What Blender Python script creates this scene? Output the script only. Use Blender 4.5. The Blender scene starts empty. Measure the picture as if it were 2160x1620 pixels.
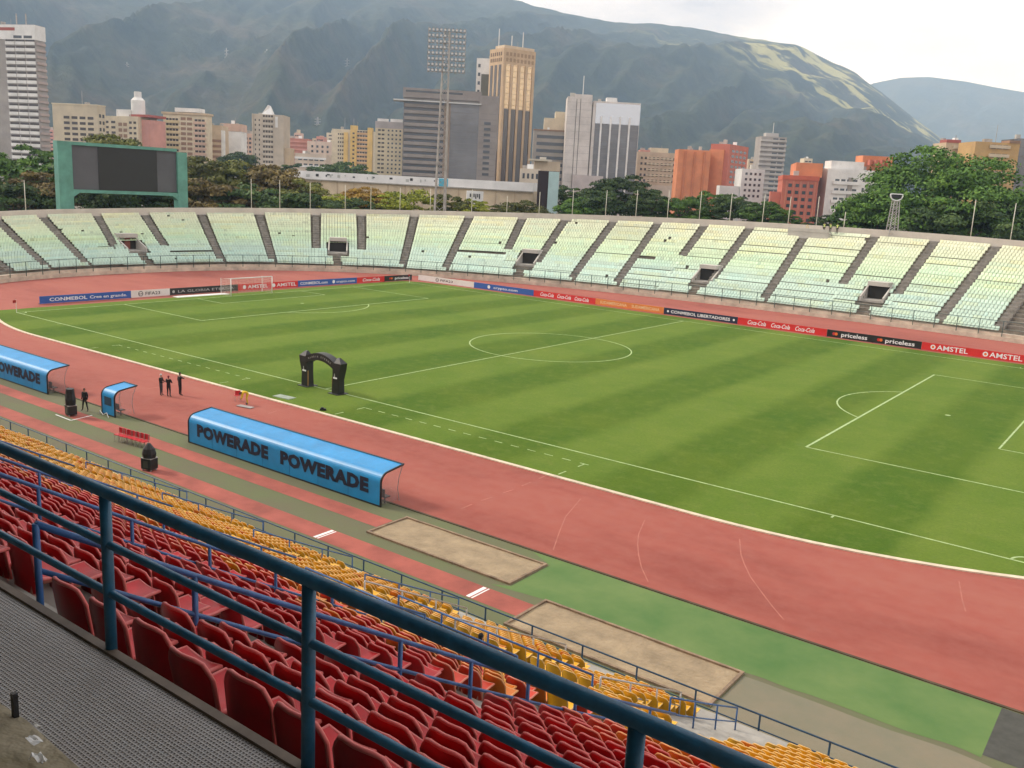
import bpy, math, random
import numpy as np
from mathutils import Vector, Matrix, noise as mnoise
random.seed(7); RNG = np.random.default_rng(11)
scene = bpy.context.scene
COL = scene.collection
R_ = math.radians

# ------------------------------------------------------------------ camera
CAM = np.array([57.0634, -85.5035, 17.5763]); YAW, PITCH, ROLL, FPX = -0.62852, -0.212522, 0.0529583, 1938.31
_f = np.array([math.sin(YAW)*math.cos(PITCH), math.cos(YAW)*math.cos(PITCH), math.sin(PITCH)])
_r = np.array([math.cos(YAW), -math.sin(YAW), 0.0]); _u = np.cross(_r, _f)
CR = math.cos(ROLL)*_r + math.sin(ROLL)*_u; CU = -math.sin(ROLL)*_r + math.cos(ROLL)*_u; CF = _f
cd = bpy.data.cameras.new('camera'); cam = bpy.data.objects.new('camera', cd); COL.objects.link(cam)
cd.sensor_width = 36; cd.sensor_fit = 'HORIZONTAL'; cd.lens = FPX/2160*36
cd.clip_start = 0.1; cd.clip_end = 60000
M = Matrix(((CR[0], CU[0], -CF[0], CAM[0]), (CR[1], CU[1], -CF[1], CAM[1]), (CR[2], CU[2], -CF[2], CAM[2]), (0, 0, 0, 1)))
cam.matrix_world = M; scene.camera = cam

# ------------------------------------------------------------------ sky and sun
SUN_EL, SUN_AZ = R_(38), R_(-105)      # direction the light comes from: azimuth clockwise from +Y
world = bpy.data.worlds.new('World'); scene.world = world; world.use_nodes = True
wn = world.node_tree.nodes; wl = world.node_tree.links; wn.clear()
bg = wn.new('ShaderNodeBackground'); wo = wn.new('ShaderNodeOutputWorld')
sky = wn.new('ShaderNodeTexSky'); sky.sky_type = 'NISHITA'; sky.sun_disc = False
sky.sun_elevation = SUN_EL; sky.sun_rotation = SUN_AZ; sky.air_density = 1.2; sky.dust_density = 2.0
tc = wn.new('ShaderNodeTexCoord'); mp = wn.new('ShaderNodeMapping'); mp.inputs['Scale'].default_value = (1.0, 1.0, 3.2)
n1 = wn.new('ShaderNodeTexNoise'); n1.inputs['Scale'].default_value = 2.6; n1.inputs['Detail'].default_value = 6; n1.inputs['Roughness'].default_value = 0.55
r1 = wn.new('ShaderNodeValToRGB'); r1.color_ramp.elements[0].position = 0.36; r1.color_ramp.elements[0].color = (4.0, 4.2, 4.9, 1)
r1.color_ramp.elements[1].position = 0.62; r1.color_ramp.elements[1].color = (9.6, 9.2, 8.9, 1)
n2 = wn.new('ShaderNodeTexNoise'); n2.inputs['Scale'].default_value = 1.4; n2.inputs['Detail'].default_value = 5
r2 = wn.new('ShaderNodeValToRGB'); r2.color_ramp.elements[0].position = 0.12; r2.color_ramp.elements[0].color = (0.25, 0.25, 0.25, 1)
r2.color_ramp.elements[1].position = 0.34; r2.color_ramp.elements[1].color = (1, 1, 1, 1)
mx = wn.new('ShaderNodeMixRGB')
wl.new(tc.outputs['Generated'], mp.inputs['Vector']); wl.new(mp.outputs[0], n1.inputs['Vector']); wl.new(mp.outputs[0], n2.inputs['Vector'])
wl.new(n1.outputs['Fac'], r1.inputs[0]); wl.new(n2.outputs['Fac'], r2.inputs[0])
wl.new(r2.outputs[0], mx.inputs['Fac']); wl.new(sky.outputs[0], mx.inputs[1]); wl.new(r1.outputs[0], mx.inputs[2])
wl.new(mx.outputs[0], bg.inputs['Color']); bg.inputs['Strength'].default_value = 0.115
wl.new(bg.outputs[0], wo.inputs[0])
sd = bpy.data.lights.new('sun', 'SUN'); sd.energy = 1.8; sd.angle = R_(10); sd.color = (1.0, 0.93, 0.83)
sun = bpy.data.objects.new('sun', sd); COL.objects.link(sun)
sv = Vector((math.sin(SUN_AZ)*math.cos(SUN_EL), math.cos(SUN_AZ)*math.cos(SUN_EL), math.sin(SUN_EL)))
sun.rotation_euler = sv.to_track_quat('Z', 'Y').to_euler()
vs = scene.view_settings; vs.view_transform = 'Standard'; vs.look = 'None'; vs.exposure = 0.66; vs.gamma = 1.0; vs.use_curve_mapping = False
scene.render.engine = 'CYCLES'
cy = scene.cycles; cy.use_denoising = True; cy.max_bounces = 6; cy.diffuse_bounces = 3; cy.glossy_bounces = 3; cy.transparent_max_bounces = 8
cy.volume_bounces = 2; cy.use_adaptive_sampling = True; cy.adaptive_threshold = 0.02
try: cy.denoiser = 'OPENIMAGEDENOISE'
except Exception: pass

# ------------------------------------------------------------------ helpers
def ray(x, y): return CF + CR*((x-1080)/FPX) - CU*((y-810)/FPX)
def gz(x, y, z=0.0):
    d = ray(x, y); t = (z-CAM[2])/d[2]; return CAM + d*t
def gdist(x, y, D):                      # point seen at a pixel, D metres away along the ground
    d = ray(x, y); return CAM + d*(D/math.hypot(d[0], d[1]))

def fastmesh(name, V, Fc, smooth=False):
    me = bpy.data.meshes.new(name)
    V = np.asarray(V, dtype=np.float32)
    if isinstance(Fc, np.ndarray):
        nf, k = Fc.shape
        me.vertices.add(len(V)); me.vertices.foreach_set('co', V.ravel())
        me.loops.add(nf*k); me.loops.foreach_set('vertex_index', Fc.astype(np.int32).ravel())
        me.polygons.add(nf); me.polygons.foreach_set('loop_start', np.arange(0, nf*k, k, dtype=np.int32))
        me.polygons.foreach_set('loop_total', np.full(nf, k, dtype=np.int32))
        me.update(calc_edges=True); me.validate()
    else:
        me.from_pydata(V.tolist(), [], Fc); me.update()
    if smooth: me.polygons.foreach_set('use_smooth', np.ones(len(me.polygons), dtype=bool))
    return me

class MB:
    def __init__(s): s.v = []; s.f = []; s.m = []; s.c = None
    def add(s, V, Fc, mi=0):
        o = len(s.v); s.v += [tuple(map(float, p)) for p in V]; s.f += [tuple(i+o for i in q) for q in Fc]; s.m += [mi]*len(Fc); return s
    def box(s, x0, x1, y0, y1, z0, z1, mi=0):
        V = [(x0,y0,z0),(x1,y0,z0),(x1,y1,z0),(x0,y1,z0),(x0,y0,z1),(x1,y0,z1),(x1,y1,z1),(x0,y1,z1)]
        return s.add(V, [(0,3,2,1),(4,5,6,7),(0,1,5,4),(1,2,6,5),(2,3,7,6),(3,0,4,7)], mi)
    def obox(s, c, ex, ey, ez, mi=0):   # centre and half-axis vectors
        c, ex, ey, ez = map(Vector, (c, ex, ey, ez)); V = []
        for dz in (-1, 1):
            for dx, dy in ((-1,-1),(1,-1),(1,1),(-1,1)): V.append(c+ex*dx+ey*dy+ez*dz)
        return s.add(V, [(0,3,2,1),(4,5,6,7),(0,1,5,4),(1,2,6,5),(2,3,7,6),(3,0,4,7)], mi)
    def tube(s, path, r, n=8, mi=0, caps=True):
        P = [Vector(p) for p in path]; rs = r if isinstance(r, (list, tuple)) else [r]*len(P); V = []; Fc = []
        up = None
        for i, p in enumerate(P):
            t = (P[min(i+1, len(P)-1)] - P[max(i-1, 0)])
            t = t.normalized() if t.length > 1e-9 else Vector((0,0,1))
            a = t.orthogonal().normalized() if up is None else (up - t*up.dot(t)).normalized()
            up = a; b = t.cross(a)
            for k in range(n):
                w = 2*math.pi*k/n; V.append(p + (a*math.cos(w)+b*math.sin(w))*rs[i])
        for i in range(len(P)-1):
            for k in range(n):
                k2 = (k+1) % n; Fc.append((i*n+k, i*n+k2, (i+1)*n+k2, (i+1)*n+k))
        if caps: Fc.append(tuple(range(n-1, -1, -1))); Fc.append(tuple(range((len(P)-1)*n, len(P)*n)))
        return s.add(V, Fc, mi)
    def prism(s, outline, axis, a0, a1, mi=0):    # extrude a closed outline along an axis ('x','y' or 'z')
        n = len(outline); V = []
        for a in (a0, a1):
            for p, q in outline:
                V.append({'x': (a, p, q), 'y': (p, a, q), 'z': (p, q, a)}[axis])
        Fc = [tuple(range(n-1, -1, -1)), tuple(range(n, 2*n))] + [(i, (i+1) % n, n+(i+1) % n, n+i) for i in range(n)]
        return s.add(V, Fc, mi)
    def sheet(s, pts, z, mi=0): return s.add([(p[0], p[1], z) for p in pts], [tuple(range(len(pts)))], mi)
    def strip(s, A, B, z, mi=0):                  # quads between two polylines
        n = len(A); V = [(p[0], p[1], z) for p in A] + [(p[0], p[1], z) for p in B]
        return s.add(V, [(i, i+1, n+i+1, n+i) for i in range(n-1)], mi)
    def build(s, name, mats, parent=None, loc=None, smooth=False, rz=0.0):
        me = bpy.data.meshes.new(name); me.from_pydata(s.v, [], s.f)
        mats = mats if isinstance(mats, (list, tuple)) else [mats]
        for m in mats: me.materials.append(m)
        if len(mats) > 1: me.polygons.foreach_set('material_index', s.m)
        if smooth: me.polygons.foreach_set('use_smooth', [True]*len(me.polygons))
        me.update(); return put(name, me, parent, loc, rz)

def put(name, me, parent=None, loc=None, rz=0.0):
    o = bpy.data.objects.new(name, me); COL.objects.link(o)
    if parent is not None: o.parent = parent
    if loc is not None: o.location = loc
    if rz: o.rotation_euler = (0, 0, rz)
    return o
def tag(o, label=None, cat=None, group=None, kind=None):
    if label: o['label'] = label
    if cat: o['category'] = cat
    if group: o['group'] = group
    if kind: o['kind'] = kind
    return o
def empty(name, loc=(0,0,0), rz=0.0, label=None, cat=None, group=None):
    o = bpy.data.objects.new(name, None); COL.objects.link(o); o.location = loc; o.rotation_euler = (0, 0, rz)
    o.empty_display_size = 0.2
    return tag(o, label, cat, group)
def copy_tree(o, parent=None):
    c = o.copy(); COL.objects.link(c); c.parent = parent
    for ch in o.children: copy_tree(ch, c)
    return c

MATS = {}
def mat(name, col, rough=0.7, var=0.0, vscale=1.0, bump=0.0, bscale=20.0, metal=0.0, spec=0.5, col2=None, coord='pos', detail=4.0, bdist=0.02, trans=0.0, alpha=1.0):
    m = bpy.data.materials.new(name); m.use_nodes = True; MATS[name] = m
    nt = m.node_tree; b = nt.nodes['Principled BSDF']
    b.inputs['Roughness'].default_value = rough; b.inputs['Metallic'].default_value = metal
    b.inputs['Specular IOR Level'].default_value = spec
    b.inputs['Base Color'].default_value = (*col, 1)
    if trans: b.inputs['Transmission Weight'].default_value = trans
    if alpha < 1: b.inputs['Alpha'].default_value = alpha
    vec = None
    if var or bump:
        if coord == 'pos':
            g = nt.nodes.new('ShaderNodeNewGeometry'); vec = g.outputs['Position']
        else:
            g = nt.nodes.new('ShaderNodeTexCoord'); vec = g.outputs['Object']
    if var:
        n = nt.nodes.new('ShaderNodeTexNoise'); n.inputs['Scale'].default_value = vscale; n.inputs['Detail'].default_value = detail; n.inputs['Roughness'].default_value = 0.62
        nt.links.new(vec, n.inputs['Vector'])
        rp = nt.nodes.new('ShaderNodeValToRGB'); rp.color_ramp.elements[0].position = 0.32; rp.color_ramp.elements[1].position = 0.68
        c2 = col2 if col2 else tuple(min(1, c*(1+var)) for c in col)
        c1 = tuple(c*(1-var) for c in col) if not col2 else col
        rp.color_ramp.elements[0].color = (*c1, 1); rp.color_ramp.elements[1].color = (*c2, 1)
        nt.links.new(n.outputs['Fac'], rp.inputs[0]); nt.links.new(rp.outputs[0], b.inputs['Base Color'])
    if bump:
        n = nt.nodes.new('ShaderNodeTexNoise'); n.inputs['Scale'].default_value = bscale; n.inputs['Detail'].default_value = 3
        nt.links.new(vec, n.inputs['Vector'])
        bp = nt.nodes.new('ShaderNodeBump'); bp.inputs['Strength'].default_value = bump; bp.inputs['Distance'].default_value = bdist
        nt.links.new(n.outputs['Fac'], bp.inputs['Height']); nt.links.new(bp.outputs[0], b.inputs['Normal'])
    return m
def srgb(r, g, b):
    f = lambda c: (c/255/12.92) if c/255 <= 0.04045 else ((c/255+0.055)/1.055)**2.4
    return (f(r), f(g), f(b))
def textmesh(s, size, shear=0.0, extrude=0.004, bold=0.0, spacing=1.0):
    cu = bpy.data.curves.new('lettering', 'FONT'); cu.body = s; cu.size = size; cu.shear = shear; cu.extrude = extrude; cu.offset = bold
    cu.align_x = 'CENTER'; cu.align_y = 'CENTER'; cu.space_character = spacing; cu.resolution_u = 2
    o = bpy.data.objects.new('tmp', cu); COL.objects.link(o)
    dg = bpy.context.evaluated_depsgraph_get(); me = bpy.data.meshes.new_from_object(o.evaluated_get(dg))
    bpy.data.objects.remove(o); bpy.data.curves.remove(cu); return me
def lettering(s, size, mt, parent, matrix, width=None, **kw):
    me = textmesh(s, size, **kw); me.materials.clear(); me.materials.append(mt)
    xs = [v.co.x for v in me.vertices]
    if width and xs:
        k = width/(max(xs)-min(xs)); me.transform(Matrix.Diagonal((k, 1, 1, 1)))
    me.transform(matrix); me.name = 'lettering'
    return put('lettering', me, parent)

# ------------------------------------------------------------------ materials
m_conc = mat('concrete', (0.33, 0.31, 0.275), 0.85, 0.22, 0.9, 0.3, 14)
m_conc_d = mat('concrete_dark', (0.17, 0.155, 0.13), 0.9, 0.25, 0.7, 0.3, 10)
m_conc_l = mat('concrete_light', (0.46, 0.43, 0.38), 0.85, 0.14, 0.4, 0.2, 8)
m_blue = mat('blue_paint', (0.014, 0.095, 0.175), 0.38, 0.3, 6.0, 0.12, 40, coord='pos')
m_bluefence = mat('blue_green_paint', (0.025, 0.07, 0.13), 0.45, 0.25, 3.0)
m_grey_rail = mat('grey_metal', (0.42, 0.40, 0.38), 0.4, 0.15, 5, metal=0.4)
m_white = mat('white_paint', (0.78, 0.78, 0.76), 0.5, 0.06, 1.5)
m_line = mat('line_paint', (0.34, 0.45, 0.2), 0.9, 0.3, 2.5)
m_kerb = mat('kerb_paint', (0.62, 0.52, 0.38), 0.8, 0.2, 1.2)
m_trackline = mat('track_line_paint', (0.39, 0.135, 0.10), 0.9, 0.2, 1.5)
m_black = mat('black_plastic', (0.012, 0.012, 0.013), 0.5, 0.3, 8)
m_red = mat('red_plastic', (0.49, 0.008, 0.014), 0.40, 0.30, 2.1, spec=0.3, detail=6)
m_red2 = mat('faded_red_plastic', (0.52, 0.04, 0.015), 0.42, 0.22, 1.3, spec=0.3)
m_orange = mat('orange_plastic', (0.58, 0.16, 0.014), 0.45, 0.2, 1.3, spec=0.3)
m_yellow = mat('yellow_plastic', (0.70, 0.37, 0.015), 0.45, 0.18, 1.3, spec=0.3)
m_sand = mat('sand', (0.31, 0.235, 0.145), 0.95, 0.24, 0.8, 0.8, 5, bdist=0.08)
m_wood = mat('border_board', (0.24, 0.165, 0.105), 0.8, 0.35, 2)
m_skin = mat('skin', (0.36, 0.20, 0.13), 0.6)
m_hair = mat('hair', (0.012, 0.01, 0.009), 0.6)
# ------------------------------------------------------------------ ground, track and pitch
PL, PW = 105.87/2, 67.42/2
BA, BB, BE, BX = 95.0, 58.0, 2.4, 10.0           # plan of the far bowl (superellipse)
def bowl(th, off=0.0):
    c, s = math.cos(th), math.sin(th)
    px = BX + BA*math.copysign(abs(c)**(2/BE), c); py = BB*math.copysign(abs(s)**(2/BE), s)
    x = (px-BX)/BA; y = py/BB
    nx = math.copysign(abs(x)**(BE-1), x)/BA; ny = math.copysign(abs(y)**(BE-1), y)/BB; L = math.hypot(nx, ny)
    return px+nx/L*off, py+ny/L*off, nx/L, ny/L

m_ground = mat('city_ground', (0.13, 0.12, 0.09), 0.95, 0.35, 0.02)
g = MB().sheet([(-30000,-30000),(30000,-30000),(30000,30000),(-30000,30000)], -0.06).build('ground', m_ground); tag(g, kind='structure')

# running track: one red sheet out to the far wall, straight edge on the near side
mt = mat('track_rubber', (0.36, 0.115, 0.088), 0.9, 0.0)
nt = mt.node_tree; b = nt.nodes['Principled BSDF']
geo = nt.nodes.new('ShaderNodeNewGeometry')
def tnoise(nt, vec, scale, detail=4, rough=0.6):
    n = nt.nodes.new('ShaderNodeTexNoise'); n.inputs['Scale'].default_value = scale; n.inputs['Detail'].default_value = detail; n.inputs['Roughness'].default_value = rough
    nt.links.new(vec, n.inputs['Vector']); return n.outputs['Fac']
def ramp(nt, fac, *st):
    r = nt.nodes.new('ShaderNodeValToRGB'); el = r.color_ramp.elements
    while len(el) < len(st): el.new(0.5)
    for e, (p, c) in zip(el, st): e.position = p; e.color = (*c, 1) if len(c) == 3 else c
    nt.links.new(fac, r.inputs[0]); return r.outputs[0]
def mixc(nt, fac, a, b, mode='MIX'):
    n = nt.nodes.new('ShaderNodeMixRGB'); n.blend_type = mode
    for i, v in zip((0, 1, 2), (fac, a, b)):
        if isinstance(v, (int, float)): n.inputs[i].default_value = v
        elif isinstance(v, tuple): n.inputs[i].default_value = (*v, 1)
        else: nt.links.new(v, n.inputs[i])
    return n.outputs[0]
for mb_ in (m_blue,):
    n9 = mb_.node_tree; b9 = n9.nodes['Principled BSDF']; src = b9.inputs['Base Color'].links[0].from_socket; g9 = n9.nodes.new('ShaderNodeNewGeometry')
    c9 = mixc(n9, ramp(n9, tnoise(n9, g9.outputs['Position'], 26, 5, 0.75), (0.655, (0, 0, 0)), (0.70, (0.8, 0.8, 0.8))), src, (0.16, 0.12, 0.09))
    c9 = mixc(n9, ramp(n9, tnoise(n9, g9.outputs['Position'], 3.5, 4, 0.6), (0.45, (0, 0, 0)), (0.75, (0.35, 0.35, 0.35))), c9, (0.05, 0.12, 0.16)); n9.links.new(c9, b9.inputs['Base Color'])
mapn = nt.nodes.new('ShaderNodeMapping'); mapn.inputs['Scale'].default_value = (0.35, 1.0, 1.0); nt.links.new(geo.outputs['Position'], mapn.inputs[0])
c = ramp(nt, tnoise(nt, mapn.outputs[0], 0.16, 6, 0.65), (0.3, (0.22, 0.042, 0.028)), (0.52, (0.31, 0.073, 0.050)), (0.72, (0.335, 0.100, 0.068)))
c = mixc(nt, ramp(nt, tnoise(nt, geo.outputs['Position'], 1.1, 5), (0.35, (0, 0, 0)), (0.75, (0.35, 0.35, 0.35))), c, (0.345, 0.13, 0.097))
c = mixc(nt, ramp(nt, tnoise(nt, mapn.outputs[0], 3.0, 3), (0.62, (0, 0, 0)), (0.8, (0.4, 0.4, 0.4))), c, (0.22, 0.06, 0.045))
nt.links.new(c, b.inputs['Base Color'])
pts = []
for i in range(241):
    th = R_(-30) + R_(240)*i/240; x, y, _, _ = bowl(th, -0.2)
    if y > -50: pts.append((x, y))
pts = [(110, -50)] + [p for p in pts if p[0] < 110] + [(-82, -50)]
trk = MB().sheet(pts, 0.0).build('track', mt); tag(trk, kind='structure')

# grass
mg = mat('grass', (0.1, 0.16, 0.02), 0.95, 0)
nt = mg.node_tree; b = nt.nodes['Principled BSDF']; b.inputs['Specular IOR Level'].default_value = 0.15
geo = nt.nodes.new('ShaderNodeNewGeometry'); sx = nt.nodes.new('ShaderNodeSeparateXYZ'); nt.links.new(geo.outputs['Position'], sx.inputs[0])
wob = tnoise(nt, geo.outputs['Position'], 0.5, 2)
def mth(nt, op, a, b_=None):
    n = nt.nodes.new('ShaderNodeMath'); n.operation = op
    for i, v in enumerate((a, b_)):
        if v is None: continue
        if isinstance(v, (int, float)): n.inputs[i].default_value = v
        else: nt.links.new(v, n.inputs[i])
    return n.outputs[0]
ph = mth(nt, 'SINE', mth(nt, 'MULTIPLY', mth(nt, 'ADD', mth(nt, 'SUBTRACT', sx.outputs[0], PL), mth(nt, 'MULTIPLY', mth(nt, 'SUBTRACT', wob, 0.5), 1.3)), -math.pi/(2*PL/18)))
st = ramp(nt, mth(nt, 'ADD', mth(nt, 'MULTIPLY', ph, 0.5), 0.5), (0.30, (0, 0, 0)), (0.70, (1, 1, 1)))
light = ramp(nt, tnoise(nt, geo.outputs['Position'], 0.12, 6, 0.65), (0.3, (0.086, 0.155, 0.016)), (0.7, (0.140, 0.196, 0.028)))
dark = ramp(nt, tnoise(nt, geo.outputs['Position'], 0.10, 6, 0.65), (0.3, (0.050, 0.112, 0.008)), (0.7, (0.092, 0.142, 0.012)))
c = mixc(nt, mth(nt, 'SUBTRACT', 1.0, mth(nt, 'MULTIPLY', st, 0.85)), light, dark)
c = mixc(nt, ramp(nt, tnoise(nt, geo.outputs['Position'], 0.9, 5, 0.7), (0.5, (0, 0, 0)), (0.85, (0.55, 0.55, 0.55))), c, (0.165, 0.20, 0.045))
c = mixc(nt, 1.0, c, ramp(nt, tnoise(nt, geo.outputs['Position'], 5.0, 5, 0.8), (0.3, (0.80, 0.82, 0.8)), (0.7, (1.18, 1.15, 1.15))), 'MULTIPLY')
c = mixc(nt, ramp(nt, tnoise(nt, geo.outputs['Position'], 0.33, 6, 0.75), (0.60, (0, 0, 0)), (0.80, (0.5, 0.5, 0.5))), c, (0.185, 0.175, 0.06))
nt.links.new(c, b.inputs['Base Color'])
bn = nt.nodes.new('ShaderNodeBump'); bn.inputs['Strength'].default_value = 0.35; bn.inputs['Distance'].default_value = 0.04
nt.links.new(tnoise(nt, geo.outputs['Position'], 18, 2), bn.inputs['Height']); nt.links.new(bn.outputs[0], b.inputs['Normal'])
OR, OX = 39.4, 37.0
def oval(off, n=40):
    p = []
    for i in range(n+1):
        a = -math.pi/2 + math.pi*i/n; p.append((OX+(OR+off)*math.cos(a), (OR+off)*math.sin(a)))
    for i in range(n+1):
        a = math.pi/2 + math.pi*i/n; p.append((-OX+(OR+off)*math.cos(a), (OR+off)*math.sin(a)))
    return p
def clipx(P, x0):
    out = []
    for i in range(len(P)):
        a, b_ = P[i], P[(i+1) % len(P)]
        if a[0] >= x0: out.append(a)
        if (a[0] >= x0) != (b_[0] >= x0):
            t = (x0-a[0])/(b_[0]-a[0]); out.append((x0, a[1]+t*(b_[1]-a[1])))
    return out
P = clipx(oval(-0.1), -55.6)
P = [(x, min(y, 36.9)) for x, y in P]
tag(MB().sheet(P, 0.006).build('grass', mg), kind='structure')
# white kerb round the inside of the track (near straight and both bends)
A = [p for p in oval(-0.12, 60) if p[1] < 20 ]; A.sort(key=lambda p: math.atan2(p[1], p[0]) if p[1] < 0 else 9)
kb = MB(); near = []
for i in range(61): near.append((math.pi*1.06 + (math.pi/2*0.98-0.06*math.pi)*i/60, -1))
path_i, path_o = [], []
for a in np.linspace(math.pi*1.33, math.pi*1.5, 30): path_i.append((-OX+(OR-0.1)*math.cos(a), (OR-0.1)*math.sin(a))); path_o.append((-OX+(OR+0.22)*math.cos(a), (OR+0.22)*math.sin(a)))
for a in np.linspace(math.pi*1.5, math.pi*2.0, 30): path_i.append((OX+(OR-0.1)*math.cos(a), (OR-0.1)*math.sin(a))); path_o.append((OX+(OR+0.22)*math.cos(a), (OR+0.22)*math.sin(a)))
n = len(path_i)
V = [(*p, 0.0) for p in path_i]+[(*p, 0.07) for p in path_i]+[(*p, 0.07) for p in path_o]+[(*p, 0.0) for p in path_o]
kb.add(V, [(k*n+i, k*n+i+1, (k+1)*n+i+1, (k+1)*n+i) for k in range(3) for i in range(n-1)])
tag(kb.build('kerb', m_kerb), kind='structure')

# pitch markings
ml = MB(); LZ = 0.012; lw = 0.07
def seg(x0, y0, x1, y1, w=lw):
    d = Vector((x1-x0, y1-y0)); d.normalize(); nx, ny = -d.y*w, d.x*w
    ml.sheet([(x0+nx, y0+ny), (x0-nx, y0-ny), (x1-nx, y1-ny), (x1+nx, y1+ny)], LZ)
def arc(cx, cy, r, a0, a1, n=40, w=lw):
    A = [(cx+(r-w)*math.cos(a0+(a1-a0)*i/n), cy+(r-w)*math.sin(a0+(a1-a0)*i/n)) for i in range(n+1)]
    B = [(cx+(r+w)*math.cos(a0+(a1-a0)*i/n), cy+(r+w)*math.sin(a0+(a1-a0)*i/n)) for i in range(n+1)]
    ml.strip(B, A, LZ)
seg(-PL, -PW, PL, -PW); seg(-PL, PW, PL, PW); seg(-PL, -PW, -PL, PW); seg(PL, -PW, PL, PW); seg(0, -PW, 0, PW); arc(0, 0, 9.15, 0, 2*math.pi, 64)
for s in (-1, 1):
    seg(s*PL, -20.16, s*(PL-16.5), -20.16); seg(s*PL, 20.16, s*(PL-16.5), 20.16); seg(s*(PL-16.5), -20.16, s*(PL-16.5), 20.16, 0.09)
    seg(s*PL, -9.16, s*(PL-5.5), -9.16); seg(s*PL, 9.16, s*(PL-5.5), 9.16); seg(s*(PL-5.5), -9.16, s*(PL-5.5), 9.16)
    a = math.acos(5.5/9.15); cx = s*(PL-11)
    arc(cx, 0, 9.15, (math.pi-a) if s > 0 else -a, (math.pi+a) if s > 0 else a, 24); arc(cx, 0, 0.13, 0, 2*math.pi, 10, 0.12)
    for t in (-1, 1):
        a0 = {(-1,-1): 0, (-1,1): -math.pi/2, (1,-1): math.pi/2, (1,1): math.pi}[(s, t)]
        arc(s*PL, t*PW, 1.0, a0, a0+math.pi/2, 10)
        seg(s*(PL-10.15), t*(PW+0.1), s*(PL-10.15), t*(PW+0.5), 0.06)
for k in range(15):                                # dashed lines of the two technical areas
    seg(-27.6+k*1.42, -35.9, -27.0+k*1.42, -35.9, 0.05)
    seg(6.9+k*1.42, -35.8, 7.6+k*1.42, -35.8, 0.05)
for x in (-27.7, -7.3, 6.8, 27.15): seg(x, -35.75, x, -36.6, 0.05); seg(x, -38.0, x, -38.9, 0.05)
tag(ml.build('pitch_marking', m_line), kind='structure')
ml = MB()
for y in (-48.0, -46.2, -44.3, -42.4, -40.5): 
    for x in (26.85, 3.3, -9.2): seg(x+random.uniform(-.1,.1), y, x+random.uniform(-.1,.1), y+0.95, 0.05)
LZ = 0.006
for pl in ([(1167,1160),(1180,1122),(1193,1090),(1210,1070),(1225,1052)], [(1367,1227),(1353,1197),(1347,1170),(1345,1148),(1347,1127),(1360,1097)], [(1653,1307),(1630,1280),(1607,1250),(1583,1217),(1570,1190),(1563,1170),(1560,1137)], [(2037,1290),(2030,1267),(2023,1227)]):
    q = [gz(*p) for p in pl]                        # worn stagger lines across the lanes
    for i in range(len(q)-1): seg(q[i][0], q[i][1], q[i+1][0], q[i+1][1], 0.03)
tag(ml.build('track_marking', m_trackline), kind='structure')

# near-side apron: worn olive turf, brighter green turf, dirt, asphalt, two run-ups and two sand pits
m_apron = mat('worn_turf', (0.105, 0.095, 0.055), 0.95, 0, 0.35, 0.3, 6, col2=(0.165, 0.175, 0.085)); 
m_apron = mat('worn_olive_turf', (0.13, 0.115, 0.07), 0.95, 0.3, 0.22, 0.3, 6, col2=(0.12, 0.145, 0.06))
m_turf = mat('green_turf', (0.065, 0.15, 0.036), 0.95, 0.2, 0.25, 0.2, 8, col2=(0.135, 0.205, 0.06), detail=6)
m_dirt = mat('dirt', (0.22, 0.185, 0.125), 0.95, 0.3, 0.5, 0.5, 7, col2=(0.17, 0.165, 0.11), detail=7)
m_asph = mat('asphalt', (0.06, 0.06, 0.05), 0.9, 0.2, 2)
m_gut = mat('drain_channel', (0.07, 0.05, 0.025), 0.9, 0.4, 1.0)
m_rw = mat('runway_rubber', (0.33, 0.085, 0.062), 0.9, 0.25, 0.5, detail=6)
def ragged(x0, x1, y, amp, n=40): return [(x0+(x1-x0)*i/n, y+amp*(mnoise.noise((i*0.37, y, 1.3)))) for i in range(n+1)]
def sheet(name, pts, z, m): return tag(MB().sheet(pts, z).build(name, m), kind='structure')
sheet('apron', [(-110,-50),(-110,-62),(100,-62),(100,-50)], -0.008, m_apron)
sheet('turf_strip', [(33.2,-50.2),(54.1,-50.2)]+[(54.1, -53.9)]+ragged(54.1, 46.0, -54.1, 0.25, 14)+[(36.9,-54.2),(34.0,-54.6)]+[(34.8,-54.15),(34.8,-51.0)], -0.003, m_turf)
sheet('dirt_strip', ragged(46.0, 100, -54.5, 0.3, 60)+[(100,-59.5),(46.0,-59.5)], -0.0045, m_dirt)
sheet('asphalt_strip', [(54.1,-50.2),(100,-50.2),(100,-54.2),(54.1,-53.9)], -0.002, m_asph)
dc = MB().box(-82, 110, -50.14, -50.0, -0.05, 0.035); tag(dc.build('drain_edge', m_gut), kind='structure')
sheet('runway', [(-110,-51.95),(-110,-53.2),(25.4,-53.2),(25.4,-51.95)], -0.001, m_rw)
sheet('runway', [(-110,-55.0),(-110,-56.35),(36.75,-56.35),(36.75,-55.0)], 0.0, m_rw)
wl_ = MB()
for x in (24.1, 33.95): wl_.sheet([(x,-56.3),(x+0.2,-56.3),(x+0.2,-55.05),(x,-55.05)], 0.004); wl_.sheet([(x+.28,-56.3),(x+0.36,-56.3),(x+0.36,-55.05),(x+.28,-55.05)], 0.004)
tag(wl_.build('takeoff_board', m_white), kind='structure')
fr = MB()
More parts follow.
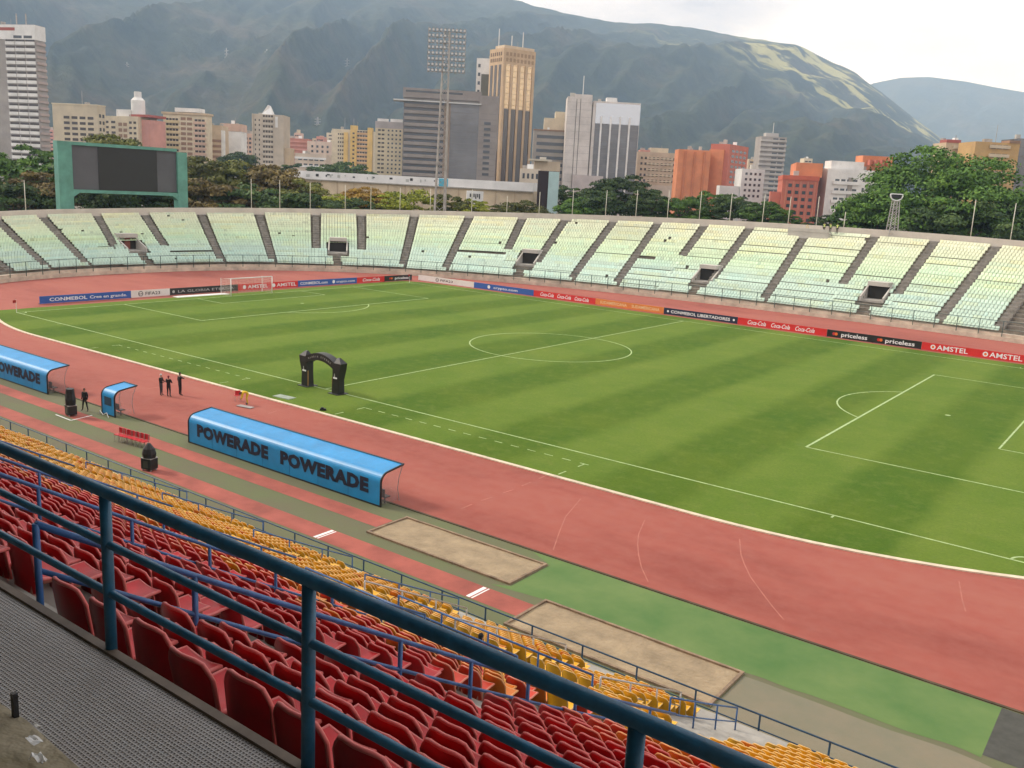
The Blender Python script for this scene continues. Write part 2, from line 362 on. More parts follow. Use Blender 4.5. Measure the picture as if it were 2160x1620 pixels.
for a, b_ in (((-6.1,-53.5),(-3.95,-53.55)), ((-3.95,-53.55),(-4.3,-51.8))):
    d = Vector((b_[0]-a[0], b_[1]-a[1])); n_ = Vector((-d.y, d.x)).normalized()*0.05
    fr.sheet([(a[0]+n_.x,a[1]+n_.y),(a[0]-n_.x,a[1]-n_.y),(b_[0]-n_.x,b_[1]-n_.y),(b_[0]+n_.x,b_[1]+n_.y)], 0.004)
tag(fr.build('ground_marking', m_white), kind='structure')
for (x0, x1, y0, y1, lab) in ((25.6,34.7,-54.1,-51.1,'sand pit by the end of the long blue dugout, dark wooden edging'), (36.8,45.95,-57.35,-54.3,'sand pit nearest the blue front fence, partly behind its rails')):
    root = empty('sand_pit', ((x0+x1)/2, (y0+y1)/2, 0), 0, lab, 'sand pit', 'long jump pits')
    n = 26; V = []; Fc = []
    w, h = x1-x0-0.24, y1-y0-0.24
    for j in range(13):
        for i in range(n+1):
            x = -w/2+w*i/n; y = -h/2+h*j/12
            V.append((x, y, 0.012+0.035*(mnoise.noise((x*0.9+x0, y*0.9, 0))+0.5*mnoise.noise((x*3, y*3, 2)))))
    for j in range(12):
        for i in range(n): Fc.append((j*(n+1)+i, j*(n+1)+i+1, (j+1)*(n+1)+i+1, (j+1)*(n+1)+i))
    MB().add([(a, b_, max(c_, 0.002)) for a, b_, c_ in V], Fc).build('sand', m_sand, root, smooth=True)
    W, H = (x1-x0)/2, (y1-y0)/2
    for bx in ((-W, W, H-0.12, H), (-W, W, -H, -H+0.12), (-W, -W+0.12, -H+0.12, H-0.12), (W-0.12, W, -H+0.12, H-0.12)):
        MB().box(*bx, -0.05, 0.09).build('edging_board', m_wood, root)

# goal at the far end
m_net = mat('net_cord', (0.7, 0.62, 0.58), 0.8)
gr = empty('goal', (-PL, 0, 0), 0, 'white football goal with net in front of the end boards', 'goal')
for s in (-1, 1): MB().tube([(0, s*3.66, 0), (0, s*3.66, 2.5)], 0.065, 10).build('post', m_white, gr, smooth=True)
MB().tube([(0, -3.66, 2.5), (0, 3.66, 2.5)], 0.065, 10).build('crossbar', m_white, gr, smooth=True)
for s in (-1, 1): MB().tube([(-2.3, s*3.66, 0), (-2.3, s*3.66, 2.35)], 0.04, 6).build('net_pole', m_white, gr)
nb = MB(); 
for i in range(31):
    y = -3.66+7.32*i/30; nb.tube([(0, y, 2.48), (-1.9, y, 2.3), (-2.2, y, 0.02)], 0.008, 3, caps=False)
for i in range(11): z = 0.02+2.3*i/10; x = -2.2+0.3*i/10; nb.tube([(x, -3.66, z), (x, 3.66, z)], 0.008, 3, caps=False)
for i in range(8): x = -1.9*i/8; nb.tube([(x, -3.66, 2.48+0.18*x/1.9), (x, 3.66, 2.48+0.18*x/1.9)], 0.008, 3, caps=False)
for s in (-1, 1):
    for i in range(10): x = -2.1*i/9; nb.tube([(x, s*3.66, 2.45), (x, s*3.66, 0.02)], 0.008, 3, caps=False)
    for i in range(9): z = 0.02+2.4*i/9; nb.tube([(0, s*3.66, z), (-2.1, s*3.66, z)], 0.008, 3, caps=False)
nb.build('net', m_net, gr)
m_flagred = mat('flag_cloth', (0.35, 0.02, 0.02), 0.8)
for x, y, lab in ((-PL, -PW, 'corner flag beside the left end of the blue end board'), (-PL, PW, 'corner flag in front of the far corner where the boards meet')):
    cf = empty('corner_flag', (x, y, 0), 0, lab, 'flag', 'corner flags'); MB().tube([(0,0,0),(0,0,1.55)], 0.025, 6).build('pole', m_white, cf)
    MB().add([(0.02,0,1.5),(0.02,-0.38,1.46),(0.02,-0.36,1.12),(0.02,0,1.15),(0.032,0,1.5),(0.032,-0.38,1.46),(0.032,-0.36,1.12),(0.032,0,1.15)], [(0,1,2,3),(7,6,5,4),(0,4,5,1),(1,5,6,2),(2,6,7,3),(3,7,4,0)]).build('flag', m_flagred, cf)

# advertising boards
c_blue = mat('board_blue', (0.03, 0.10, 0.36), 0.45, 0.05, 1); c_red = mat('board_red', (0.62, 0.022, 0.022), 0.45, 0.05, 1); c_blk = mat('board_black', (0.016, 0.014, 0.016), 0.4)
c_wht = mat('board_white', (0.72, 0.68, 0.64), 0.5, 0.05, 1); c_org = mat('board_orange', (0.68, 0.20, 0.04), 0.5, 0.1, 0.6); c_navy = mat('board_navy', (0.012, 0.018, 0.05), 0.4)
t_w = mat('print_white', (0.8, 0.8, 0.8), 0.5); t_k = mat('print_black', (0.02, 0.02, 0.022), 0.5); t_y = mat('print_cream', (0.75, 0.55, 0.3), 0.5); t_o = mat('print_orange', (0.75, 0.16, 0.02), 0.5); t_r = mat('print_red', (0.55, 0.02, 0.02), 0.5)
t_grey = mat('print_grey', (0.42, 0.42, 0.40), 0.5)
def board(a, b_, col, texts, lab, h=1.0, back=None):
    a, b_ = Vector(a), Vector(b_); d = b_-a; L = d.length; rz = math.atan2(d.y, d.x)
    root = empty('advertising_board', (a.x, a.y, 0), rz, lab, 'board', 'boards around the pitch')
    MB().box(0.02, L-0.02, 0, 0.06, 0.05, h).build('panel', col, root)
    for i in range(max(2, int(L/3))+1):
        x = 0.1+(L-0.2)*i/max(2, int(L/3)); MB().box(x-0.03, x+0.03, 0.065, 0.6, 0, 0.05).box(x-0.03, x+0.03, 0.065, 0.11, 0.05, h*0.9).build('foot', m_black, root)
    for t in texts:
        kind, fx, w = t[0], t[1], t[2]
        if kind == 'dot':
            me = bpy.data.meshes.new('emblem'); V = [(fx*L+t[4]*math.cos(k*math.pi/9), -0.006-0.002*t[5], h*0.52+t[4]*math.sin(k*math.pi/9)) for k in range(18)]
            me.from_pydata(V, [], [tuple(range(18))]); me.materials.append(t[3]); put('emblem', me, root)
        else:
            Mx = Matrix.Translation((fx*L, -0.006, h*0.5)) @ Matrix.Rotation(math.pi/2, 4, 'X')
            lettering(kind, t[4] if len(t) > 4 else h*0.62, t[3], root, Mx, width=w*L, bold=t[5] if len(t) > 5 else 0.006, shear=t[6] if len(t) > 6 else 0.0)
    return root
def lerpx(a): return Vector(a)
endpts = [(-57.9,-28.5),(-57.75,-16.2),(-57.6,-10.4),(-57.35,0.9),(-57.1,12.2),(-56.75,18.6),(-56.4,24.4),(-56.0,30.6),(-55.6,37.2)]
def eb(i, *a, **k): return board(endpts[i], endpts[i+1], *a, **k)
# seen from the field the end boards read along +y, so text runs left to right from -y to +y
eb(0, c_blue, [('CONMEBOL', 0.30, 0.40, t_w, 0.6, 0.012), ('Cree en grande.', 0.74, 0.42, t_w, 0.55, 0.006)], 'blue end board with white slogan, leftmost of the end boards')
eb(1, c_wht, [('dot', 0.24, 0, t_k, 0.36, 0), ('dot', 0.24, 0, c_wht, 0.27, 1), ('EA', 0.24, 0.09, t_k, 0.25), ('FIFA23', 0.55, 0.38, t_k, 0.6)], 'white end board with black lettering left of the goal')
eb(2, c_blk, [('LA GLORIA ETERNA', 0.52, 0.82, t_grey, 0.5, 0.0), ('dot', 0.05, 0, t_grey, 0.2, 0)], 'black end board with thin grey lettering partly behind the goal')
eb(3, c_red, [('dot', 0.1, 0, t_w, 0.3, 0), ('AMSTEL', 0.32, 0.33, t_w, 0.75, 0.01), ('dot', 0.58, 0, t_w, 0.3, 0), ('AMSTEL', 0.8, 0.34, t_w, 0.75, 0.01)], 'red end board with white capitals seen through the goal')
eb(4, c_blue, [('CONMEBOL.com', 0.5, 0.86, t_w, 0.6, 0.01)], 'blue end board with bold white capitals right of the red one')
eb(5, c_navy if False else c_blue, [('dot', 0.14, 0, t_w, 0.28, 0), ('crypto.com', 0.58, 0.68, t_w, 0.55, 0.006)], 'blue end board with white lowercase lettering and round emblem')
eb(6, c_red, [('Coca-Cola', 0.5, 0.62, t_w, 0.75, 0.012, 0.35)], 'red end board with a single white script word')
eb(7, c_blk, [('dot', 0.2, 0, t_r, 0.2, 0), ('dot', 0.26, 0, t_o, 0.2, 1), ('priceless', 0.62, 0.5, t_w, 0.6, 0.012)], 'black end board at the far corner with orange dots')
far = [(-54.9,38.1),(-42.0,38.1),(-29.3,38.0),(-17.4,38.0),(-5.4,37.9),(6.3,37.9),(19.0,37.8),(31.0,37.8),(46.0,37.7)]
def fb(i, *a, **k): return board(far[i], far[i+1], *a, **k)
fb(0, c_wht, [('dot', 0.35, 0, t_k, 0.36, 0), ('dot', 0.35, 0, c_wht, 0.27, 1), ('EA', 0.35, 0.05, t_k, 0.25), ('FIFA23', 0.52, 0.22, t_k, 0.55)], 'white touchline board with small black lettering at the far corner')
fb(1, c_blue, [('dot', 0.26, 0, t_w, 0.3, 0), ('crypto.com', 0.54, 0.4, t_w, 0.6, 0.006)], 'blue touchline board with white lowercase lettering')
fb(2, c_red, [('Coca-Cola', 0.22, 0.22, t_w, 0.85, 0.012, 0.35), ('Coca-Cola', 0.5, 0.22, t_w, 0.85, 0.012, 0.35), ('Coca-Cola', 0.78, 0.22, t_w, 0.85, 0.012, 0.35)], 'red touchline board of three script words beside the blue board')
fb(3, c_org, [('SUDAMERICANA', 0.27, 0.40, t_y, 0.62, 0.01), ('SUDAMERICANA', 0.74, 0.40, t_y, 0.62, 0.01)], 'orange touchline board with pale lettering')
fb(4, c_navy, [('dot', 0.06, 0, t_w, 0.16, 0), ('CONMEBOL LIBERTADORES', 0.5, 0.8, t_w, 0.6, 0.012), ('dot', 0.95, 0, t_w, 0.16, 0)], 'dark navy touchline board at the end of the halfway line')
fb(5, c_red, [('Coca-Cola', 0.22, 0.21, t_w, 0.85, 0.012, 0.35), ('Coca-Cola', 0.49, 0.21, t_w, 0.85, 0.012, 0.35), ('Coca-Cola', 0.76, 0.21, t_w, 0.85, 0.012, 0.35)], 'red touchline board of three script words right of the navy board')
fb(6, c_blk, [('dot', 0.08, 0, t_r, 0.2, 0), ('dot', 0.105, 0, t_o, 0.2, 1), ('priceless', 0.30, 0.28, t_w, 0.75, 0.014), ('dot', 0.56, 0, t_r, 0.2, 0), ('dot', 0.585, 0, t_o, 0.2, 1), ('priceless', 0.78, 0.3, t_w, 0.75, 0.014)], 'black touchline board with two white lowercase words and orange dots')
fb(7, c_red, [('dot', 0.09, 0, t_w, 0.3, 0), ('dot', 0.09, 0, t_o, 0.16, 1), ('AMSTEL', 0.24, 0.24, t_w, 0.85, 0.012), ('dot', 0.49, 0, t_w, 0.3, 0), ('dot', 0.49, 0, t_o, 0.16, 1), ('AMSTEL', 0.64, 0.24, t_w, 0.85, 0.012)], 'red touchline board with white capitals at the right edge')
# ------------------------------------------------------------------ far bowl: terrace, seat rows, parapet, fence
RAKE, Z0 = 0.5, 1.5                                  # seat-top surface: z = Z0 + RAKE*d, d metres behind the front wall
TH = np.linspace(R_(62), R_(212), 1501)
BP = np.array([bowl(t) for t in TH])
def on_bowl(px, py):                                 # where a sight line meets the raked seating surface -> (theta, d)
    d = ray(px, py); lo, hi = 60.0, 330.0
    def f(t):
        p = CAM + d*t
        k = np.argmin((BP[:, 0]-p[0])**2+(BP[:, 1]-p[1])**2)
        for _ in range(1):
            dd = (p[0]-BP[k, 0])*BP[k, 2]+(p[1]-BP[k, 1])*BP[k, 3]
            foot = p[:2]-BP[k, 2:4]*dd
        # nearest by normal foot
        e = (BP[:, 0]-p[0])*(-BP[:, 3])+(BP[:, 1]-p[1])*BP[:, 2]
        s = (p[0]-BP[:, 0])*BP[:, 2]+(p[1]-BP[:, 1])*BP[:, 3]
        e2 = np.abs(e)+np.where((s < -45), 1e3, 0)+np.hypot(BP[:, 0]-p[0], BP[:, 1]-p[1])*0.05
        k = int(np.argmin(e2)); return p[2]-(Z0+RAKE*s[k]), TH[k], s[k]
    ts = np.linspace(lo, hi, 140); prev = None
    for t in ts:
        v, th, dd = f(t)
        if prev is not None and prev[0] > 0 and v <= 0 and dd > -2.5:
            a, b_ = prev[1], t
            for _ in range(24):
                m_ = (a+b_)/2
                if f(m_)[0] > 0: a = m_
                else: b_ = m_
            return f(b_)[1:]
        prev = (v, t)
    return None
top_px = [(0,457),(90,454),(180,452),(270,450),(360,449),(450,448),(540,448),(630,449),(720,450),(810,451.5),(900,453),(990,455),(1080,458),(1170,461),(1260,464),(1350,467),(1440,470),(1530,475),(1620,480),(1710,485),(1800,490),(1890,497),(1980,505),(2070,513),(2160,521)]
tt = [on_bowl(*p) for p in top_px]; tt = sorted([t for t in tt if t])
_th = np.array([t[0] for t in tt]); _d = np.array([t[1] for t in tt])
cf_ = np.polyfit(_th, _d, 4)
def dtop(th): return float(np.interp(th, _th, np.polyval(cf_, _th)))
NR = 21
def surf(th, t):                                     # t: 0 front .. 1 top -> point on the seat-top surface
    d = 0.9 + (dtop(th)-0.9)*t; x, y, nx, ny = bowl(th, d); return x, y, Z0+RAKE*d, nx, ny, d
aisle_px = [((2100,700),(2200,560)), ((1973,682),(2100,522)), ((1890,622),(1972,507)), ((1775,600),(1848,494)), ((1607,635),(1703,490)), ((1502,588),(1583,479)), ((1436,542),(1488,473)),
            ((1295,602),(1390,468)), ((1202,592),(1295,465)), ((1130,556),(1193,461)), ((1068,530),(1103,459)), ((938,568),(990,457)), ((848,563),(875,453)), ((762,527),(762,452)), ((667,525),(667,450)),
            ((577,553),(547,450)), ((473,557),(425,450)), ((352,522),(305,451)), ((245,520),(205,453)), ((188,560),(90,456)), ((103,563),(-5,462)), ((20,566),(-120,470))]
full = {0,1,4,7,8,11,12,15,16,19,20,21}               # aisles that run down to the front; others stop at an entrance
vom_px = [(1841,627,3), (1483,588,6), (1109,553,9), (712,528,13), (288,523,17)]
aisles = []
for i, (bp, tp) in enumerate(aisle_px):
    b1, t1 = on_bowl(*bp), on_bowl(*tp)
    if not b1 or not t1: continue
    D = lambda q: (q[1]-0.9)/(dtop(q[0])-0.9)
    tb, tt_ = D(b1), D(t1); sl = (t1[0]-b1[0])/max(0.2, tt_-tb)
    aisles.append((b1[0]-sl*tb, b1[0]+sl*(1-tb), i in full, max(0.0, tb)))
aisles.sort(key=lambda a: a[0])
def ath(a, t): return a[0]+(a[1]-a[0])*t
def wid(th, w): # angle for a width in metres along the front curve
    x0, y0, _, _ = bowl(th); x1, y1, _, _ = bowl(th+0.002); return w/(math.hypot(x1-x0, y1-y0)/0.002)
voms = []
for px, py, _ in vom_px:
    q = on_bowl(px, py); voms.append((q[0], (q[1]-0.9)/(dtop(q[0])-0.9)))
bowl_root = empty('bowl_stand', (-40, 60, 0), 0, 'long curved concrete stand across the pitch with pale seat blocks', 'grandstand')
_bp = Vector((-40, 60, 0))
def sub(v): return (v[0]+40, v[1]-60, v[2])
tb_ = MB(); ths = np.linspace(R_(66), R_(208), 430)
prof = []
for j in range(NR+1):
    prof.append((j/NR, -0.42 if j else -0.42))
def in_vom(th, t):
    for vt, vd in voms:
        w = wid(vt, 1.7)
        if abs(th-vt) < w and vd-0.01 <= t <= vd+0.2: return True
    return False
Vv = []; cols = 2*NR+2
for th in ths:
    for j in range(NR+1):
        x, y, z, nx, ny, d = surf(th, j/NR); zl = z-0.42-RAKE*(dtop(th)-0.9)/NR if j else 1.0
        Vv.append(sub((x, y, zl))); Vv.append(sub((x, y, z-0.42)))
Ff = []; n = len(ths)
for i in range(n-1):
    for k in range(cols-1):
        j = (k+1)//2
        if in_vom((ths[i]+ths[i+1])/2, (k//2+ (0.5 if k % 2 else 0))/NR): continue
        Ff.append((i*cols+k, (i+1)*cols+k, (i+1)*cols+k+1, i*cols+k+1))
m_terr = mat('terrace_concrete', (0.20, 0.175, 0.14), 0.9, 0.35, 0.8, 0.3, 4, detail=6)
MB().add(Vv, Ff).build('terrace', m_terr, bowl_root)
# front wall and walkway
fw = MB(); Va = []
for th in ths:
    for off, z in ((-0.25, -0.05), (-0.25, 0.62), (-0.02, 0.62), (-0.02, 1.03), (0.95, 1.03)):
        x, y, _, _ = bowl(th, off); Va.append(sub((x, y, z)))
fw.add(Va, [(i*5+k, (i+1)*5+k, (i+1)*5+k+1, i*5+k+1) for i in range(n-1) for k in range(4)])
m_fw = mat('front_wall_plaster', (0.52, 0.44, 0.34), 0.9, 0.25, 0.6, 0.3, 5, detail=6)
fw.build('front_wall', m_fw, bowl_root)
# parapet
pw = MB(); Va = []; PH = 1.3
for th in ths:
    d = dtop(th); zt = Z0+RAKE*d-0.42
    for off, z in ((0.9, zt-0.3), (0.9, zt+PH), (1.25, zt+PH), (1.25, -0.05)):
        x, y, _, _ = bowl(th, d+off-0.9); Va.append(sub((x, y, z)))
pw.add(Va, [(i*4+k, (i+1)*4+k, (i+1)*4+k+1, i*4+k+1) for i in range(n-1) for k in range(3)])
pw.build('parapet', mat('parapet_plaster', (0.56, 0.50, 0.43), 0.9, 0.12, 0.3, 0.2, 5, detail=6), bowl_root)
def parapet_at(th, off=0.2):
    d = dtop(th); x, y, nx, ny = bowl(th, d+off); return x, y, Z0+RAKE*d-0.42+PH, nx, ny
def parapet_px(px):                                   # parapet spot under an image column
    best = None
    for th in np.linspace(R_(66), R_(206), 900):
        x, y, z, _, _ = parapet_at(th); v = np.array([x, y, z])-CAM; q = 1080+FPX*(v@CR)/(v@CF)
        if best is None or abs(q-px) < best[0]: best = (abs(q-px), th)
    return best[1]
# entrances (vomitories)
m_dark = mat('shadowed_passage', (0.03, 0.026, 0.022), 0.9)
for vi, (vt, vd) in enumerate(voms):
    x, y, z, nx, ny, d = surf(vt, vd); zf = z-0.42
    o = empty('entrance', sub((x, y, zf))); o.parent = bowl_root; o.rotation_euler = (0, 0, math.atan2(ny, nx)-math.pi/2)
    W = 1.6; rk = RAKE; H = 2.0; Ln = 4.6
    for s in (-1, 1):
        V = [(s*W, -0.4, -0.3), (s*W, Ln, -0.3), (s*W, Ln, rk*Ln+0.3), (s*W, -0.4, 0.45), (s*(W+0.25), -0.4, -0.3), (s*(W+0.25), Ln, -0.3), (s*(W+0.25), Ln, rk*Ln+0.3), (s*(W+0.25), -0.4, 0.45)]
        MB().add(V, [(0,1,2,3),(7,6,5,4),(3,2,6,7),(0,3,7,4),(1,5,6,2)]).build('side_wall', m_conc_l, o)
    MB().box(-W, W, 2.2, Ln, H, rk*Ln+0.35).build('lintel', m_conc_l, o)
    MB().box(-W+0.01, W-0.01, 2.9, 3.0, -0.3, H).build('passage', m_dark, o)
    MB().box(-W+0.01, W-0.01, -0.4, 2.9, -0.35, -0.02).build('landing', m_conc, o)
    if vi == 4: MB().box(-0.5, 0.5, 2.82, 2.89, -0.02, H-0.1).build('door', mat('door_red', (0.2, 0.06, 0.04), 0.7), o)

# seat blocks: each block between two aisles, one part for each row, single shells inside a row
m_seat = mat('faded_seat_plastic', (0.7, 0.7, 0.6), 0.55)
nt = m_seat.node_tree; at = nt.nodes.new('ShaderNodeVertexColor'); at.layer_name = 'Col'
nt.links.new(at.outputs['Color'], nt.nodes['Principled BSDF'].inputs['Base Color'])
SEATV = np.array([(-.24,-.1,0),(.24,-.1,0),(.24,0.36,.02),(-.24,0.36,.02),(-.24,0.44,.44),(.24,0.44,.44),(-.24,0.48,.44),(.24,0.48,.44),(-.24,-.1,-.1),(.24,-.1,-.1),(-.24,.48,-.06),(.24,.48,-.06)], dtype=float)
SEATF = np.array([(0,1,2,3),(3,2,5,4),(4,5,7,6),(8,9,1,0),(6,7,11,10),(0,3,10,8),(1,9,11,2)])
def seatcol(t):
    top = np.array((0.65, 0.665, 0.46)); mid = np.array((0.53, 0.67, 0.44)); low = np.array((0.475, 0.615, 0.505))
    return mid+(top-mid)*min(1, max(0, (t-0.45)/0.45)) if t > 0.45 else mid+(low-mid)*min(1, (0.45-t)/0.22)
blocks = [(aisles[i], aisles[i+1]) for i in range(len(aisles)-1)]
ords = ['leftmost','second','third','fourth','fifth','sixth','seventh','eighth','ninth','tenth','eleventh','twelfth','thirteenth','fourteenth','fifteenth','sixteenth','seventeenth','eighteenth','nineteenth','twentieth','twenty-first']
nb_ = len(blocks)
for bi, (a0, a1) in enumerate(blocks):
    order = nb_-1-bi                                  # theta grows to the left
    near_v = [v for v in voms if ath(a0, v[1]) < v[0] < ath(a1, v[1])]
    thm = (ath(a0, .4)+ath(a1, .4))/2
    x, y, z, nx, ny, d = surf(thm, 0.0)
    lab = 'pale seat block above a stand entrance, %s block from the left end' % ords[order] if near_v else 'pale yellow and green seat block between two stairs, %s block from the left end' % ords[order]
    root = empty('seat_block', (x, y, Z0-0.42), 0, lab, 'seat block', 'seat blocks of the far stand')
    O = np.array((x, y, Z0-0.42)); rr = np.random.default_rng(100+bi)
    for j in range(-1, NR):
        t = (j+0.12)/NR
        L, Rr = ath(a0, t), ath(a1, t)
        stairw = 0.78
        # near an entrance the flanking stairs end there and the row runs through to the next full aisle
        if t < (a0[3] if not a0[2] else 0): L = ath(a0, t)-wid(L, 0.2); lw_ = 0.0
        else: lw_ = stairw
        rw_ = 0.0 if (not a1[2] and t < a1[3]) else stairw
        L += wid(L, lw_); Rr -= wid(Rr, rw_)
        tq = np.linspace(L, Rr, 40); pq = np.array([surf(q, t)[:2] for q in tq]); al = np.concatenate([[0], np.cumsum(np.hypot(*(pq[1:]-pq[:-1]).T))])
        ns = int(al[-1]/0.5)
        if ns < 1: continue
        gap0 = gap1 = -1
        u = rr.random()
        if j > 2 and u < 0.022: gap0, gap1 = ((0, ns) if rr.random() < 0.45 else ((0, int(rr.integers(2, ns+2))) if rr.random() < .5 else (int(rr.integers(0, ns)), ns)))
        drop = 0.02+(0.13 if rr.random() < 0.22 else 0.05*rr.random()); base = seatcol(t)*(1+rr.normal(0, 0.045)); tint = rr.random(); patch = rr.integers(0, ns+1, 2)
        Vs, Fs, Cs, Ks = [], [], [], []
        for k in range(ns):
            if gap0 <= k < gap1 or rr.random() < 0.004: continue
            th = float(np.interp(al[-1]*(k+0.5)/ns, al, tq))
            if near_v and abs(th-near_v[0][0]) < wid(th, 2.0) and near_v[0][1]-0.14 < t < near_v[0][1]+0.17: continue
            if near_v and abs(th-near_v[0][0]) < wid(th, 0.85) and t <= near_v[0][1]: continue
            x, y, z, nx, ny, d = surf(th, t)
            T = np.array(((-ny*-1, nx, 0), (nx*-1, ny, 0), (0, 0, 1)))
            ex = np.array((ny, -nx, 0)); ey = np.array((nx, ny, 0))
            P_ = np.array((x, y, z-drop)) + SEATV[:, :1]*ex + SEATV[:, 1:2]*ey + SEATV[:, 2:]*np.array((0, 0, 1)) - O
            o = len(Vs)*12; Vs.append(P_); Ks.append(k)
            cc = base*(1+rr.normal(0, 0.035))
            if min(patch) < k < max(patch): cc = cc*np.array((1.04, 1.0, 0.90)) if tint > 0.5 else cc*np.array((0.94, 1.0, 1.03))
            if rr.random() < 0.02: cc = cc*0.8
            Cs.append(np.repeat(cc[None, :], 28, 0))
        runs = []; prev = -9
        for q, k in enumerate(Ks):
            if k-prev > 2: runs.append([])
            runs[-1].append(q); prev = k
        for rn in runs:
            me = fastmesh('seat_row', np.concatenate([Vs[q] for q in rn]), np.concatenate([SEATF+12*w_ for w_ in range(len(rn))])); me.materials.append(m_seat)
            ca = me.color_attributes.new('Col', 'FLOAT_COLOR', 'CORNER'); C4 = np.concatenate([Cs[q] for q in rn]); C4 = np.hstack([np.clip(C4, 0, 1), np.ones((len(C4), 1))])
            ca.data.foreach_set('color', C4.astype(np.float32).ravel())
            put('seat_row', me, root)
# stair nosings of the aisles that run to the front
m_step = mat('step_concrete', (0.23, 0.21, 0.18), 0.9, 0.3, 1.2)
for ai, a in enumerate(aisles):
    st = MB(); t0 = 0.0 if a[2] else a[3]
    for j in range(2*NR):
        t = (j+0.5)/(2*NR)
        if t < t0: continue
        th = ath(a, t); x, y, z, nx, ny, d = surf(th, t)
        hz = RAKE*(dtop(th)-0.9)/(2*NR)
        st.obox((x+40, y-60, z-0.42+(0 if j % 2 else hz*0.6)-0.05), (0.62*ny, -0.62*nx, 0), (0.2*nx, 0.2*ny, 0), (0, 0, hz*0.9))
    st.build('stair', m_step, bowl_root)
# perimeter fence along the front wall
m_fg = mat('green_fence_paint', (0.045, 0.085, 0.075), 0.6, 0.2, 2)
fr_ = empty('perimeter_fence', sub((-40,60,0)), 0, 'thin dark green fence along the foot of the far stand', 'fence'); fr_.location = (-40, 60, 0)
path = []; s_acc = 0; lastp = None; posts = []
for th in np.linspace(R_(66), R_(208), 1400):
    x, y, _, _ = bowl(th, -0.12)
    if lastp: s_acc += math.hypot(x-lastp[0], y-lastp[1])
    lastp = (x, y); path.append((x+40, y-60))
    if s_acc >= 3.0*len(posts): posts.append((x+40, y-60))
for z, r in ((2.75, 0.045), (1.65, 0.03)):
    MB().tube([(p[0], p[1], z) for p in path[::10]], r, 5).build('rail', m_fg, fr_)
pm = MB().tube([(0,0,0.62),(0,0,2.75)], 0.055, 6)
p0 = pm.build('post', m_fg, fr_, loc=(*posts[0], 0))
for p in posts[1:]: put('post', p0.data, fr_, (*p, 0))
# drain spouts / dark fixings on the wall
# flag poles on the parapet
m_pole = mat('pole_paint', (0.58, 0.55, 0.44), 0.5)
poles = [(57,62),(530,60),(590,58),(655,54),(727,50),(781,48),(843,46),(907,45),(995,46),(1068,34),(1137,44),(1205,52),(1277,52),(1340,54),(1407,56),(1475,58),(1537,56),(1606,58),(1663,56),(1719,60),(1776,32),(2045,76),(2130,76)]
oth = ['leftmost','second','third','fourth','fifth','sixth','seventh','eighth','ninth','tenth','eleventh','twelfth','thirteenth','fourteenth','fifteenth','sixteenth','seventeenth','eighteenth','nineteenth','twentieth','twenty-first','twenty-second','last']
for i, (px, hp) in enumerate(poles):
    th = parapet_px(px); x, y, z, _, _ = parapet_at(th, 0.45); D = float(np.dot(np.array([x, y, z])-CAM, CF))
    h = hp*D/FPX+1.0
    lab = 'slim pale pole on the rim of the far stand, %s from the left' % oth[i]
    lean = random.uniform(-0.01, 0.01)
    po = MB().tube([(0,0,-1.2),(lean*h,0,h-1.0)], [0.08, 0.055], 7).build('flag_pole', m_pole, loc=(x, y, z), smooth=True)
    tag(po, lab, 'pole', 'poles along the rim of the far stand')
# ------------------------------------------------------------------ near stand: terrace, walkway, roof, railings, seats
SY0, ST = -82.1, 0.56; NROW = 40; PITCH_X = 0.535
def seat_top(y): u = y-SY0; return 14.41-0.64*u+0.00288*u*u
XL, XR = -46.0, 70.0
stand = empty('near_stand', (12, -72, 0), 0, 'steep near grandstand with red and yellow seats and grating walkway', 'grandstand')
def sb(x0, x1, y0, y1, z0, z1, name, m): return MB().box(x0-12, x1-12, y0+72, y1+72, z0, z1).build(name, m, stand)
LAND = (39.2, 46.6, -70.0, -66.6)                     # flat landing cut into the seating
def floor_z(i): return seat_top(SY0+i*ST)-0.80
tr = MB()
prof = []
for i in range(NROW+1):
    y = SY0+i*ST-0.12; z = floor_z(min(i, NROW)); zp = floor_z(i-1) if i else floor_z(0)
    prof.append((y, zp)); prof.append((y, z))
prof[0] = (SY0-0.55, floor_z(0)); prof.append((-58.75, floor_z(NROW))); prof.append((-58.75, -0.05))
def prof_strip(x0, x1):
    n = len(prof); V = [(x0-12, y+72, z) for y, z in prof]+[(x1-12, y+72, z) for y, z in prof]
    tr.add(V, [(k, n+k, n+k+1, k+1) for k in range(n-1)])
prof_strip(XL, LAND[0])
prof_strip(LAND[1], XR)
full_p = list(prof)
zl = floor_z(round((LAND[3]-SY0)/ST))
up = [p for p in full_p if p[0] <= LAND[2]]; dn = [p for p in full_p if p[0] >= LAND[3]]
prof = up+[(LAND[2], up[-1][1]), (LAND[2], zl), (LAND[3], zl)]+dn; prof_strip(LAND[0], LAND[1]); prof = full_p
tr.build('terrace', m_conc, stand)
for x in (LAND[0], LAND[1]):
    s = -1 if x == LAND[0] else 1
    pts_ = [(y+72, z) for y, z in full_p if LAND[2]-0.3 <= y <= LAND[3]+0.3]
    pl = [(LAND[3]+72, zl-0.1)]+[(LAND[2]+72, zl-0.1)]+[p for p in pts_ if LAND[2]+72 <= p[0] <= LAND[3]+72]
    MB().prism(pl, 'x', x-12+(0.0 if s > 0 else -0.12), x-12+(0.12 if s > 0 else 0.0)).build('landing_wall', m_conc, stand)
